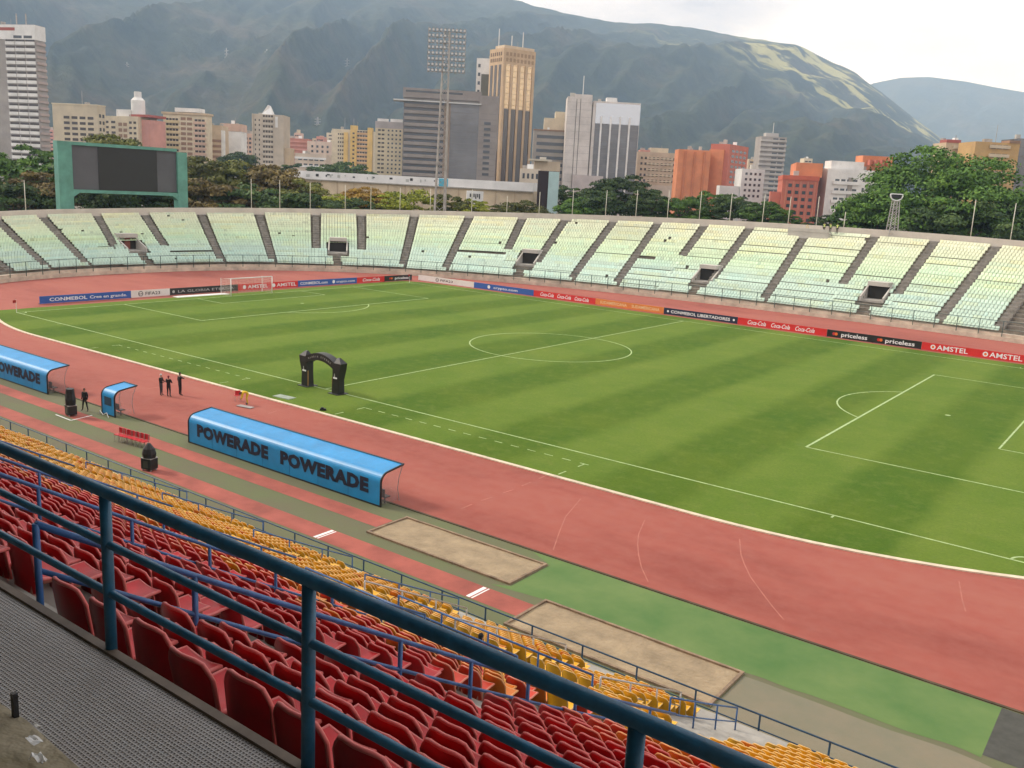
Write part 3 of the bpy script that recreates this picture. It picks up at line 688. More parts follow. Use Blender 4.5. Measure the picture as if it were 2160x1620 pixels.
# walkway of steel grating behind the back row, and the concrete row behind it
WZ = 14.53
m_grate = mat('grating_steel', (0.15, 0.145, 0.14), 0.5, 0.2, 1.0, metal=0.25)
nt = m_grate.node_tree; b = nt.nodes['Principled BSDF']
gg = nt.nodes.new('ShaderNodeNewGeometry'); wv = []
for ax in (0, 1):
    w = nt.nodes.new('ShaderNodeTexWave'); w.wave_type = 'BANDS'; w.bands_direction = 'XY'[ax]; w.inputs['Scale'].default_value = 13.0; w.inputs['Distortion'].default_value = 0.6; w.inputs['Detail'].default_value = 1.5
    nt.links.new(gg.outputs['Position'], w.inputs['Vector']); wv.append(w.outputs['Fac'])
mx_ = nt.nodes.new('ShaderNodeMath'); mx_.operation = 'MAXIMUM'; nt.links.new(wv[0], mx_.inputs[0]); nt.links.new(wv[1], mx_.inputs[1])
gc = ramp(nt, mx_.outputs[0], (0.40, (0.20, 0.19, 0.185)), (0.85, (0.38, 0.37, 0.36)))
gc = mixc(nt, ramp(nt, tnoise(nt, gg.outputs['Position'], 2.2, 4), (0.4, (0, 0, 0)), (0.7, (0.5, 0.5, 0.5))), gc, (0.27, 0.24, 0.22)); nt.links.new(gc, b.inputs['Base Color'])
bpn = nt.nodes.new('ShaderNodeBump'); bpn.inputs['Strength'].default_value = 0.8; bpn.inputs['Distance'].default_value = 0.02; nt.links.new(mx_.outputs[0], bpn.inputs['Height']); nt.links.new(bpn.outputs[0], b.inputs['Normal'])
GY = -82.66
sb(XL, XR, -84.05, GY, WZ-0.06, WZ, 'walkway_grating', m_grate)
sb(XL, XR, GY, GY+0.06, WZ-0.14, WZ+0.02, 'walkway_edge', mat('rusty_edge', (0.10, 0.075, 0.055), 0.7, 0.4, 3))
sb(XL, XR, -83.2, GY-0.02, WZ-1.0, WZ-0.9, 'walkway_support', m_conc_d)
# crumbling concrete step in the corner under the camera
m_mould = mat('stained_concrete', (0.17, 0.145, 0.085), 0.9, 0.45, 2.4, 0.8, 9, col2=(0.32, 0.28, 0.2), detail=8, bdist=0.05)
nn = 40; V = []; Fc = []
for j in range(9):
    for i in range(nn+1):
        x = 40+20*i/nn; y0 = -83.68+0.07*mnoise.noise((x*2.1, 0, 3)); y = y0-2.2*j/8; V.append((x-12, y+72, 15.05+0.03*mnoise.noise((x*2, y*2, 0))-(0.06 if j == 0 else 0)))
for i in range(nn+1):
    x, y, z = V[i]; V.append((x, y+0.02, WZ-0.05))
for j in range(8):
    for i in range(nn): Fc.append((j*(nn+1)+i, j*(nn+1)+i+1, (j+1)*(nn+1)+i+1, (j+1)*(nn+1)+i))
o9 = 9*(nn+1)
for i in range(nn): Fc.append((i, o9+i, o9+i+1, i+1))
MB().add(V, Fc).build('concrete_step', m_mould, stand)
# roof and rear wall of the grandstand (over the camera)
sb(XL-6, XR+6, -104, -100, 0, 27.5, 'rear_wall', m_conc_d)
MB().add([(XL-18, -30, 27.5), (XR-6, -30, 27.5), (XR-6, -8.0, 26.6), (XL-18, -8.0, 26.6), (XL-18, -30, 28.1), (XR-6, -30, 28.1), (XR-6, -8.0, 26.9), (XL-18, -8.0, 26.9)], [(0,1,2,3),(7,6,5,4),(3,2,6,7),(0,4,5,1),(1,5,6,2),(0,3,7,4)]).build('roof', m_conc, stand)
for x in range(-44, 70, 12): sb(x, x+0.5, -98, -97.4, 10, 27.4, 'roof_column', m_conc)
up_ = MB()
for k in range(12):
    y1 = -84.0-0.0-k*0.9; 
    up_.box(XL-12, XR-12, y1-0.9+72-(0.0), y1+72-(2.2 if k == 0 else 0)*0, WZ-0.5, 14.95+k*0.5 if k else 14.9)
up_.build('upper_terrace', m_conc_d, stand)

# main blue railing in front of the camera
RY = -82.61; RT = 15.60
rl = empty('blue_railing', (50, RY, WZ), 0, 'thick dark blue three-bar railing at the walkway edge, closest to the viewer', 'railing')
posts = [53.77+1.87*k for k in range(-14, 8)]
for x in posts: MB().tube([(x-50, 0, -0.12), (x-50, 0, RT-WZ-0.02)], 0.036, 14).build('post', m_blue, rl, smooth=True)
for z, r, nm in ((RT-WZ, 0.039, 'top_rail'), (15.26-WZ, 0.025, 'middle_rail'), (14.93-WZ, 0.025, 'lower_rail')):
    MB().tube([(posts[0]-50.3, 0, z), (posts[-1]-49.7, 0, z)], r, 14).build(nm, m_blue, rl, smooth=True)
# sloping blue handrails down the aisles
AISLES = [55.86-5.93*k for k in range(0, 17)]
m_blue2 = mat('blue_rail_paint', (0.03, 0.10, 0.26), 0.4, 0.3, 5.0)
ordw = ['first','second','third','fourth','fifth','sixth','seventh','eighth','ninth','tenth','eleventh','twelfth']
for k, X in enumerate(AISLES[:9]):
    h = empty('aisle_handrail', (X, SY0, floor_z(0)), 0, 'sloping two-bar blue handrail down the seat aisle, %s from the right' % ordw[k], 'handrail', 'aisle handrails')
    ys = np.linspace(0.0, 12.8 if not (LAND[0] < X < LAND[1]) else 11.6, 12)
    pz = lambda y: seat_top(SY0+y)+0.31-floor_z(0)
    MB().tube([(0, y, pz(y)) for y in ys], 0.03, 8).build('top_rail', m_blue2, h, smooth=True)
    MB().tube([(0, y, pz(y)-0.40) for y in ys], 0.024, 8).build('lower_rail', m_blue2, h, smooth=True)
    for y in np.arange(0.0, ys[-1]+0.1, 1.45): MB().tube([(0, y, pz(y)-1.13), (0, y, pz(y))], 0.03, 8).build('post', m_blue2, h, smooth=True)
# front fence
ff = empty('front_fence', (12, -58.62, 0.15), 0, 'dark blue two-rail fence along the foot of the near stand', 'fence')
for z, r in ((1.08, 0.032), (0.56, 0.024), (0.08, 0.02)): MB().tube([(XL-12, 0, z), (XR-12, 0, z)], r, 8).build('rail', m_bluefence, ff, smooth=True)
pm = None
for k in range(52):
    x = 45.9-2.27*k+10*2.27
    if x < XL: break
    if pm is None: pm = MB().tube([(0,0,-0.1),(0,0,1.08)], 0.035, 8).build('post', m_bluefence, ff, loc=(x-12, 0, 0)).data
    else: put('post', pm, ff, (x-12, 0, 0))
# grey handrails round the landing and stairs
gh = [((37.9,-61.2,1.0),(37.9,-66.4,1.0)), ((41.6,-60.2,1.0),(41.6,-66.4,1.0)), ((46.4,-66.2,1.0),(46.4,-61.0,1.0))]
for k, (a, b_) in enumerate(gh):
    za, zb = seat_top(a[1])-0.8, seat_top(b_[1])-0.8
    h = empty('grey_handrail', (a[0], a[1], za), 0, ['sloping pale grey handrail left of the concrete landing', 'sloping pale grey handrail in the middle of the yellow seats', 'sloping pale grey handrail right of the concrete landing'][k], 'handrail', 'grey handrails')
    dy = b_[1]-a[1]; dz = zb-za
    MB().tube([(0,0,1.0),(0,dy,dz+1.0)], 0.028, 8).build('top_rail', m_grey_rail, h, smooth=True)
    MB().tube([(0,0,0.55),(0,dy,dz+0.55)], 0.022, 8).build('lower_rail', m_grey_rail, h, smooth=True)
    for i in range(4): MB().tube([(0,dy*i/3,dz*i/3-0.1),(0,dy*i/3,dz*i/3+1.0)], 0.028, 8).build('post', m_grey_rail, h, smooth=True)
# short blue guard rails round the landing
for k, (a, b_) in enumerate((((39.4,-66.45),(46.3,-66.45)), ((39.4,-70.1),(46.4,-70.1)))):
    z = (seat_top(a[1])-0.8) if k else zl
    h = empty('blue_guard_rail', (a[0], a[1], z), 0, ['blue guard rail on the field side of the concrete landing', 'blue guard rail behind the last red row above the landing'][k], 'guard rail', 'landing guard rails')
    L = b_[0]-a[0]
    for zz, nm in ((1.0, 'top_rail'), (0.55, 'lower_rail')): MB().tube([(0,0,zz),(L,0,zz)], 0.03, 8).build(nm, m_blue2, h, smooth=True)
    for i in range(5): MB().tube([(L*i/4,0,-0.1),(L*i/4,0,1.0)], 0.03, 8).build('post', m_blue2, h, smooth=True)
for k, X in enumerate((47.6, 35.9, 29.9, 23.9, 17.9)):
    h = empty('aisle_handrail', (X, -64.4, 0.6), 0, 'sloping blue handrail between the lowest yellow rows, %s from the right' % ordw[k], 'handrail', 'lower aisle handrails')
    ys = np.linspace(0.0, 5.2, 5); pz = lambda y: seat_top(-64.4+y)+0.25-0.6
    MB().tube([(0, y, pz(y)) for y in ys], 0.028, 8).build('top_rail', m_blue2, h, smooth=True)
    MB().tube([(0, y, pz(y)-0.5) for y in ys], 0.022, 8).build('lower_rail', m_blue2, h, smooth=True)
    for y in np.linspace(0, 5.2, 4): MB().tube([(0, y, pz(y)-1.1), (0, y, pz(y))], 0.028, 8).build('post', m_blue2, h, smooth=True)

# seats: shell back with rolled rim, pan, bracket
def seat_meshes():
    bk = MB(); nx, nz = 8, 7; V = []
    W, H, z0 = 0.235, 0.56, 0.26
    def pt(u, v):                                    # u -1..1, v 0..1
        w = W*(1.0 if v < 0.72 else 1.0-0.22*((v-0.72)/0.28)**2.0)
        if v > 0.86: pass
        x = w*u; z = z0+H*v - 0.045*abs(u)**4*(v > 0.8)
        y = -0.02-0.11*v + 0.055*(u*u) - (0.03*(1-v))
        return Vector((x, y, z))
    for j in range(nz+1):
        for i in range(nx+1): V.append(pt(-1+2*i/nx, j/nz))
    Fq = [(j*(nx+1)+i, j*(nx+1)+i+1, (j+1)*(nx+1)+i+1, (j+1)*(nx+1)+i) for j in range(nz) for i in range(nx)]
    V2 = [v+Vector((0, 0.018, 0)) for v in V]; o = len(V)
    bk.add(V+V2, [tuple(reversed(q)) for q in Fq]+[tuple(i+o for i in q) for q in Fq])
    bk.f = [tuple(q) for q in bk.f]
    rim = [pt(-1, v) for v in np.linspace(0, 0.93, 6)]+[pt(u, 1.0) for u in np.linspace(-0.93, 0.93, 7)]+[pt(1, v) for v in np.linspace(0.93, 0, 6)]
    bk.tube([p+Vector((0, 0.012, 0)) for p in rim], 0.017, 6, 1)
    pan = MB(); V = []
    for j in range(5):
        for i in range(7):
            u = -1+2*i/6; v = j/4
            V.append((0.225*u*(1-0.06*v), -0.02+0.40*v, 0.40+0.03*u*u-0.03*math.sin(v*math.pi)-0.02*(v > 0.9)))
    Fq = [(j*7+i, j*7+i+1, (j+1)*7+i+1, (j+1)*7+i) for j in range(4) for i in range(6)]
    V2 = [(x, y, z-0.03) for x, y, z in V]; o = len(V)
    pan.add(V+V2, Fq+[tuple(reversed([k+o for k in q])) for q in Fq])
    ed = [V[j*7] for j in range(5)]+[V[28+i] for i in range(1, 7)]+[V[j*7+6] for j in range(3, -1, -1)]
    pan.tube([(x, y, z-0.015) for x, y, z in ed], 0.02, 6, 1)
    br = MB()
    for s in (-1, 1):
        br.box(s*0.16-0.02, s*0.16+0.02, -0.03, 0.02, -0.005, 0.40); br.box(s*0.16-0.02, s*0.16+0.02, 0.0201, 0.3, 0.33, 0.365)
    return bk, pan, br
bk, pan, br = seat_meshes()
def mk(mb, name, m):
    me = bpy.data.meshes.new(name); me.from_pydata(mb.v, [], mb.f); me.materials.append(m); me.materials.append(WORN_LIT[m.name]); me.polygons.foreach_set('material_index', mb.m); me.polygons.foreach_set('use_smooth', [True]*len(me.polygons)); me.update(); return me
m_brk = mat('bracket_plastic', (0.45, 0.18, 0.14), 0.5, 0.2, 3)
WORN_LIT = {k.name: mat('worn_'+k.name, c_, 0.5) for k, c_ in ((m_red, (0.60, 0.13, 0.12)), (m_red2, (0.62, 0.2, 0.13)), (m_orange, (0.66, 0.30, 0.10)), (m_yellow, (0.70, 0.44, 0.14)))}  # paler edge colour: real wear plus a painted rim highlight
WORN_LIT['bracket_plastic'] = m_brk
PAL = {'r': m_red, 'R': m_red2, 'o': m_orange, 'y': m_yellow}
SM = {k: (mk(bk, 'backrest', m), mk(pan, 'seat_pan', m), mk(br, 'bracket', m if k == 'y' else m_brk)) for k, m in PAL.items()}
one = MB()
for mb in (bk, pan, br):
    o_ = len(one.v); one.v += mb.v; one.f += [tuple(i+o_ for i in q) for q in mb.f]; one.m += mb.m
SOLO = {k: mk(one, 'stadium_seat', m) for k, m in PAL.items()}
seats = []; rr = random.Random(5)
for i in range(NROW):
    y = SY0+i*ST; z = floor_z(i)
    x = XR - ((-0.42*i) % PITCH_X) - 1.2
    x = 53.44-0.27 + 14*PITCH_X + ((-0.42*i) % PITCH_X)
    while x > XL:
        x -= PITCH_X
        if any(A-1.35 < x < A+0.12 for A in AISLES): continue
        if LAND[0]-0.15 < x < LAND[1]+0.15 and LAND[2]-0.25 < y < LAND[3]+0.35: continue
        if 36.9 < x < 38.3 and y > -66.8: continue
        if 46.6 < x < 48.6 and y > -66.0: continue
        u = i*ST
        r_ = rr.random(); jit = u+rr.gauss(0, 1.4)
        if jit < 7.5: c = 'r'
        elif jit < 9.8: c = 'R' if r_ < 0.7 else ('r' if r_ < 0.85 else 'o')
        elif jit < 12.2: c = 'o' if r_ < 0.6 else ('R' if r_ < 0.75 else 'y')
        else: c = 'y' if r_ < 0.9 else 'o'
        if rr.random() < 0.022 and i > 1: continue
        v = np.array([x, y, z+0.5])-CAM; dep = float(v@CF)
        if dep < 0.5: continue
        qx = 1080+FPX*float(v@CR)/dep; qy = 810-FPX*float(v@CU)/dep
        if not (-140 < qx < 2300 and 780 < qy < 1820): continue
        seats.append((dep, i, x, y, z, c, rr.gauss(0, 0.012)))
seats.sort(key=lambda s: s[0])
redn = [s for s in seats if s[5] in 'rR']; yeln = [s for s in seats if s[5] in 'oy']
NUM = ['first','second','third','fourth','fifth','sixth','seventh','eighth','ninth','tenth','eleventh','twelfth','thirteenth','fourteenth','fifteenth','sixteenth','seventeenth','eighteenth','nineteenth','twentieth']+['twenty-'+q for q in ('first','second','third','fourth','fifth','sixth','seventh','eighth','ninth')]+['thirtieth']+['thirty-'+q for q in ('first','second','third','fourth','fifth','sixth','seventh','eighth','ninth')]+['fortieth']
def seat_label(col, i, x):
    left = [A for A in AISLES if A <= x]; A = max(left) if left else XL; ai = AISLES.index(A) if left else 17
    n = max(0, int((x-A)/PITCH_X))
    return '%s seat, %s row from walkway, %s seat right of %s aisle from the right' % (col, NUM[i], NUM[min(n, 39)], NUM[ai])
for s in redn[:300]:
    dep, i, x, y, z, c, jz = s
    o = empty('red_stadium_seat', (x, y, z), jz, seat_label('red', i, x), 'seat', 'red seats of the near stand'); o.rotation_euler[0] = random.gauss(0, 0.025)
    for nm, me in zip(('backrest', 'seat_pan', 'bracket'), SM[c]): put(nm, me, o)
for s in yeln[:300]:
    dep, i, x, y, z, c, jz = s
    cn = 'orange' if c == 'o' else 'yellow'
    o = put(cn+'_stadium_seat', SOLO[c], None, (x, y, z), jz)
    tag(o, seat_label(cn, i, x), 'seat', cn+' seats of the near stand')
def joined(lst, name, lab):
    bv = np.array(one.v); bf = one.f; quads = [q for q in bf if len(q) == 4]; Q1 = np.array([m_ for q, m_ in zip(bf, one.m) if len(q) == 4])
    F0 = np.array(quads); Vs = []; Fs = []; Mi = []
    keys = ['r', 'R', 'o', 'y']
    for k, (dep, i, x, y, z, c, jz) in enumerate(lst):
        Vs.append(bv+np.array((x, y, z))); Fs.append(F0+k*len(bv)); Mi.append(keys.index(c)+4*Q1)
    me = fastmesh(name, np.concatenate(Vs), np.concatenate(Fs), True)
    for k in keys: me.materials.append(PAL[k])
    for k in keys: me.materials.append(WORN_LIT[PAL[k].name])
    me.polygons.foreach_set('material_index', np.concatenate(Mi).astype(np.int32))
    tag(put(name, me), lab, None, None, 'stuff')
joined(redn[300:], 'red_seating', 'farther red seats of the near stand')
joined(yeln[300:], 'yellow_seating', 'farther yellow and orange seats of the near stand')
print('seats', len(redn), len(yeln))

# litter and a bracket on the concrete step under the camera
q = gz(30, 1470, 15.1); tag(MB().box(-.012, .012, -.012, .012, -0.5, 0.12).box(-.05, .05, -.03, .03, -.5, -.48).build('steel_bracket', m_black, loc=(q[0], q[1], 15.0)), 'short black steel bracket at the lower left picture edge', 'bracket')
for k, (px, py, lab) in enumerate(((72, 1563, 'flat white paper scrap on the stained concrete step'), (80, 1605, 'crumpled pale wrapper on the stained concrete step'), (79, 1533, 'tiny white chip at the edge of the grating walkway'))):
    q = gz(px, py, 15.1 if k < 2 else 15.02); s_ = (0.04, 0.034, 0.015)[k]; rr_ = random.Random(k); V = []
    for j in range(5):
        for i in range(5): V.append((s_*(-1+i/2), s_*.5*(-1+j/2), 0.012*rr_.random()*(1+2*(k == 1))))
    V += [(x, y, z-0.002) for x, y, z in V]; Fq = [(j*5+i, j*5+i+1, (j+1)*5+i+1, (j+1)*5+i) for j in range(4) for i in range(4)]
    tag(MB().add(V, Fq+[tuple(reversed([v+25 for v in f])) for f in Fq]).build('paper_scrap', m_white, loc=tuple(q), rz=.3*k), lab, 'litter')
# ------------------------------------------------------------------ dugouts
m_cyan = mat('dugout_blue', (0.012, 0.25, 0.55), 0.42, 0.12, 0.8); m_tk = mat('print_navy', (0.004, 0.012, 0.035), 0.6)
m_glass = mat('clear_panel', (0.5, 0.42, 0.4), 0.1, alpha=0.10)
m_joint = mat('joint_blue', (0.008, 0.13, 0.32), 0.5)
m_grey_m = mat('frame_grey', (0.3, 0.28, 0.27), 0.5)
def dugout(x0, x1, y, words, lab):
    L = x1-x0; root = empty('dugout', (x0, y, 0), 0, lab, 'dugout', 'blue team shelters')
    pr = [(0.0, 0.08), (0.0, 1.35)]
    for k in range(1, 9): a = math.pi/2*k/9; pr.append((0.55-0.55*math.cos(a), 1.35+0.55*math.sin(a)))
    pr += [(1.0, 1.97), (1.75, 2.06)]
    sh = MB(); n = len(pr); V = []
    for dx in (0.0, L):
        for (py, pz) in pr: V.append((dx, py, pz))
    for dx in (0.0, L):
        for k, (py, pz) in enumerate(pr):
            q0, q1 = pr[max(0, k-1)], pr[min(n-1, k+1)]; t = Vector((q1[0]-q0[0], q1[1]-q0[1])).normalized()
            V.append((dx, py+t.y*0.05, pz-t.x*0.05))
    F_ = [(k, n+k, n+k+1, k+1) for k in range(n-1)]+[(2*n+k+1, 3*n+k+1, 3*n+k, 2*n+k) for k in range(n-1)]+[(k+1, 2*n+k+1, 2*n+k, k) for k in range(n-1)]+[(n+k, 3*n+k, 3*n+k+1, n+k+1) for k in range(n-1)]
    sh.add(V, [tuple(reversed(q)) for q in F_]).build('shell', m_cyan, root, smooth=False)
    for dx in (-0.05, L): # black end frames following the profile
        MB().tube([(dx+0.025, py+0.02, pz) for py, pz in [(0.0, 0.0)]+pr], 0.06, 6).build('end_frame', m_black, root)
        MB().tube([(dx+0.025, 1.72, 2.04), (dx+0.025, 1.45, 1.4), (dx+0.025, 1.35, 0.8), (dx+0.025, 1.5, 0.0)], 0.02, 6).build('side_strut', m_grey_m, root)
        MB().add([(dx+0.02, 0.06, 0.1), (dx+0.02, 1.32, 0.1), (dx+0.02, 1.4, 1.3), (dx+0.02, 1.66, 1.98), (dx+0.02, 0.7, 1.86), (dx+0.02, 0.08, 1.3), (dx+0.04, 0.06, 0.1), (dx+0.04, 1.32, 0.1), (dx+0.04, 1.4, 1.3), (dx+0.04, 1.66, 1.98), (dx+0.04, 0.7, 1.86), (dx+0.04, 0.08, 1.3)],
                 [(0,1,2,3,4,5),(11,10,9,8,7,6)]+[(i,(i+1)%6,6+(i+1)%6,6+i) for i in range(6)]).build('side_panel', m_glass, root)
    MB().tube([(-0.05, 1.78, 2.08), (L+0.05, 1.78, 2.08)], 0.05, 6).build('front_lip', m_tk, root)
    MB().box(0, L, -0.02, 0.1, 0.0, 0.08).build('base_rail', m_black, root)
    for k in range(1, int(L/2.2)): MB().box(k*L/int(L/2.2)-.012, k*L/int(L/2.2)+.012, -.007, -.001, 0.1, 1.33).build('panel_joint', m_joint, root)
    ns = int(L/0.6)
    for k in range(ns):
        xx = 0.25+k*(L-0.5)/max(1, ns-1)
        MB().box(xx-0.2, xx+0.2, 0.45, 0.85, 0.38, 0.44).box(xx-0.2, xx+0.2, 0.36, 0.43, 0.45, 0.9).box(xx-0.03, xx+0.03, 0.6, 0.66, 0, 0.37).build('bench_seat', m_black, root)
    for w, fx, wd in words:
        lettering(w, 1.05, m_tk, root, Matrix.Translation((fx*L, -0.012, 0.98)) @ Matrix.Rotation(math.pi/2, 4, 'X'), width=wd, bold=0.06, spacing=1.08)
    return root
dugout(6.0, 23.45, -50.95, [('POWERADE', 0.255, 7.1), ('POWERADE', 0.735, 7.4)], 'long bright blue dugout with two dark printed words')
dugout(-30.5, -12.2, -50.95, [('POWERADE', 0.26, 7.2), ('POWERADE', 0.74, 7.4)], 'bright blue dugout cut off by the left picture edge')
sd_ = dugout(-4.35, -2.75, -51.0, [], 'small bright blue shelter beside the black monitor cart')
MB().box(0.35, 1.25, -0.015, -0.004, 0.75, 1.35).build('print_patch', mat('patch_dark', (0.012, 0.05, 0.09), 0.6), sd_)
MB().tube([(0.1, -0.3, 0.0), (0.3, -0.35, 0.35), (0.7, -0.35, 0.1), (1.1, -0.3, 0.3), (1.4, -0.35, 0.0)], 0.025, 5).build('hose', m_white, sd_)

# ------------------------------------------------------------------ people
def person(lab, loc, rz, pose='stand', shirt=(0.01, 0.01, 0.012), legs=(0.012, 0.012, 0.014), hair=(0.012, 0.01, 0.009), h=1.75, vest=None):
    k = h/1.75
    J = {'pel': (0, 0, 0.95), 'waist': (0, 0.0, 1.08), 'chest': (0, 0.02, 1.30), 'neck': (0, 0.0, 1.47), 'chin': (0, 0.03, 1.55), 'head': (0, 0.02, 1.65), 'crown': (0, 0.0, 1.75)}
    sh = 0.19
    for s, n in ((-1, 'L'), (1, 'R')):
        J['sh'+n] = (s*sh, 0, 1.40); J['el'+n] = (s*0.25, -0.03, 1.12); J['wr'+n] = (s*0.24, 0.06, 0.88); J['ha'+n] = (s*0.23, 0.09, 0.79)
        J['hip'+n] = (s*0.10, 0, 0.90); J['kn'+n] = (s*0.11, 0.02, 0.50); J['an'+n] = (s*0.12, 0.0, 0.09); J['to'+n] = (s*0.14, 0.15, 0.04)
    if pose == 'wide':
        for s, n in ((-1, 'L'), (1, 'R')): J['kn'+n] = (s*0.17, 0.02, 0.49); J['an'+n] = (s*0.24, 0, 0.09); J['to'+n] = (s*0.28, 0.14, 0.04)
    if pose == 'folded':
        for s, n in ((-1, 'L'), (1, 'R')): J['el'+n] = (s*0.27, 0.08, 1.15); J['wr'+n] = (s*0.05, 0.25, 1.2); J['ha'+n] = (-s*0.06, 0.25, 1.22)
    if pose == 'point': J['elR'] = (0.45, 0.05, 1.36); J['wrR'] = (0.68, 0.08, 1.38); J['haR'] = (0.77, 0.09, 1.38)
    if pose == 'front':
        for s, n in ((-1, 'L'), (1, 'R')): J['el'+n] = (s*0.24, 0.08, 1.15); J['wr'+n] = (s*0.14, 0.32, 1.12); J['ha'+n] = (s*0.1, 0.4, 1.13)
    if pose == 'bend':
        for a, b_ in (('waist', (0, .08, 1.0)), ('chest', (0, .28, 1.02)), ('neck', (0, .45, 0.98)), ('chin', (0, .52, 0.95)), ('head', (0, .58, 0.90)), ('crown', (0, .66, 0.86))): J[a] = b_
        for s, n in ((-1, 'L'), (1, 'R')): J['sh'+n] = (s*.19, .36, 1.02); J['el'+n] = (s*.22, .42, .72); J['wr'+n] = (s*.16, .5, .48); J['ha'+n] = (s*.13, .53, .40); J['kn'+n] = (s*.14, .08, .5)
    if pose == 'sit':
        dz = -0.47
        for a in ('pel','waist','chest','neck','chin','head','crown','shL','shR','elL','elR','wrL','wrR','haL','haR'): x, y, z = J[a]; J[a] = (x, y, z+dz)
        for s, n in ((-1, 'L'), (1, 'R')):
            J['hip'+n] = (s*.1, .03, .45); J['kn'+n] = (s*.15, .45, .48); J['an'+n] = (s*.14, .5, .07); J['to'+n] = (s*.15, .65, .03); J['wr'+n] = (s*.16, .3, .56); J['ha'+n] = (s*.14, .38, .54)
    RD = {'pel': .14, 'waist': .125, 'chest': .15, 'neck': .055, 'chin': .07, 'head': .095, 'crown': .06, 'sh': .075, 'el': .05, 'wr': .034, 'ha': .038, 'hip': .095, 'kn': .062, 'an': .042, 'to': .04}
    names = list(J); idx = {n: i for i, n in enumerate(names)}
    E = [('pel','waist'),('waist','chest'),('chest','neck'),('neck','chin'),('chin','head'),('head','crown')]
    for n in 'LR': E += [('chest','sh'+n),('sh'+n,'el'+n),('el'+n,'wr'+n),('wr'+n,'ha'+n),('pel','hip'+n),('hip'+n,'kn'+n),('kn'+n,'an'+n),('an'+n,'to'+n)]
    me = bpy.data.meshes.new('body'); me.from_pydata([J[n] for n in names], [(idx[a], idx[b_]) for a, b_ in E], [])
    ob = bpy.data.objects.new('tmp', me); COL.objects.link(ob)
    sk = ob.modifiers.new('s', 'SKIN'); sk.use_smooth_shade = True; sb_ = ob.modifiers.new('d', 'SUBSURF'); sb_.levels = 2; sb_.render_levels = 2
    for i, n in enumerate(names):
        key = n if n in RD else n[:-1]; r = RD[key]
        me.skin_vertices[0].data[i].radius = (r*1.12 if key in ('pel','waist','chest') else r, r*0.82 if key in ('pel','waist','chest') else r)
    me.skin_vertices[0].data[0].use_root = True
    dg = bpy.context.evaluated_depsgraph_get(); bm_ = bpy.data.meshes.new_from_object(ob.evaluated_get(dg)); bpy.data.objects.remove(ob)
    mats_ = [m_skin, PM('shirt', shirt), PM('trousers', legs), PM('hair', hair), m_black] + ([PM('vest', vest)] if vest else [])
    for m_ in mats_: bm_.materials.append(m_)
    segs = [(Vector(J[a]), Vector(J[b_]), a, b_) for a, b_ in E]
    hd = Vector(J['head']); ck = Vector(J['chin'])
    for p in bm_.polygons:
        c = p.center; best = None
        for A, B, a, b_ in segs:
            t = max(0, min(1, (c-A).dot(B-A)/max(1e-9, (B-A).length_squared))); dd = (A+(B-A)*t-c).length
            if best is None or dd < best[0]: best = (dd, a, b_, t)
        a, b_ = best[1], best[2]
        if b_ in ('chin','head','crown'):
            fw = Vector((0, 1, 0)); mi = 3 if (b_ == 'crown' or (c-hd).dot(fw) < -0.015 or c.z > hd.z+0.05) else 0
        elif b_.startswith('ha') : mi = 0
        elif a.startswith('el'): mi = 1
        elif a in ('pel','waist') and b_ in ('waist','chest') or a in ('chest',) or a.startswith('sh'): mi = (5 if vest else 1) if not a.startswith('sh') else 1
        elif b_.startswith('to'): mi = 4
        else: mi = 2
        if b_ == 'neck' and best[3] > 0.8: mi = 0
        p.material_index = mi; p.use_smooth = True
    bm_.transform(Matrix.Scale(k, 4))
    o = put('person', bm_, None, loc, rz); tag(o, lab, 'person'); return o
_pm = {}
def PM(n, c):
    if (n, c) not in _pm: _pm[(n, c)] = mat(n+'_cloth', c, 0.85, 0.2, 6, coord='obj')
    return _pm[(n, c)]
KB, KD = (0.012, 0.011, 0.012), (0.02, 0.02, 0.024)
person('person in dark clothes and white cap standing left of three by the kerb', (-6.55, -44.85, 0), R_(-60), 'front', KB, (0.05, 0.05, 0.06), (0.6, 0.6, 0.6), 1.74)
person('person in black with legs apart, middle of three by the kerb', (-5.75, -44.7, 0), R_(20), 'folded', KB, KD, (0.2, 0.03, 0.05), 1.72)
person('tall person in black pointing, right of three by the kerb', (-5.6, -43.8, 0), R_(-10), 'point', KB, KB, KB, 1.9)
person('person in black standing with legs apart beside the small blue shelter', (-5.75, -51.5, 0), R_(200), 'wide', KB, KB, KB, 1.7)
person('person in black standing behind the monitor cart', (-6.3, -52.4, 0), R_(-40), 'front', KB, KB, KB, 1.8)
person('person in yellow shirt bending over beside the white kerb', (0.15, -41.75, 0), R_(150), 'bend', (0.62, 0.42, 0.02), (0.6, 0.42, 0.03), KB, 1.72)
person('dark haired person sitting on the concrete landing behind the blue rail', (43.0, -67.0, zl), R_(0), 'sit', (0.3, 0.05, 0.05), (0.4, 0.42, 0.45), KB, 1.7)
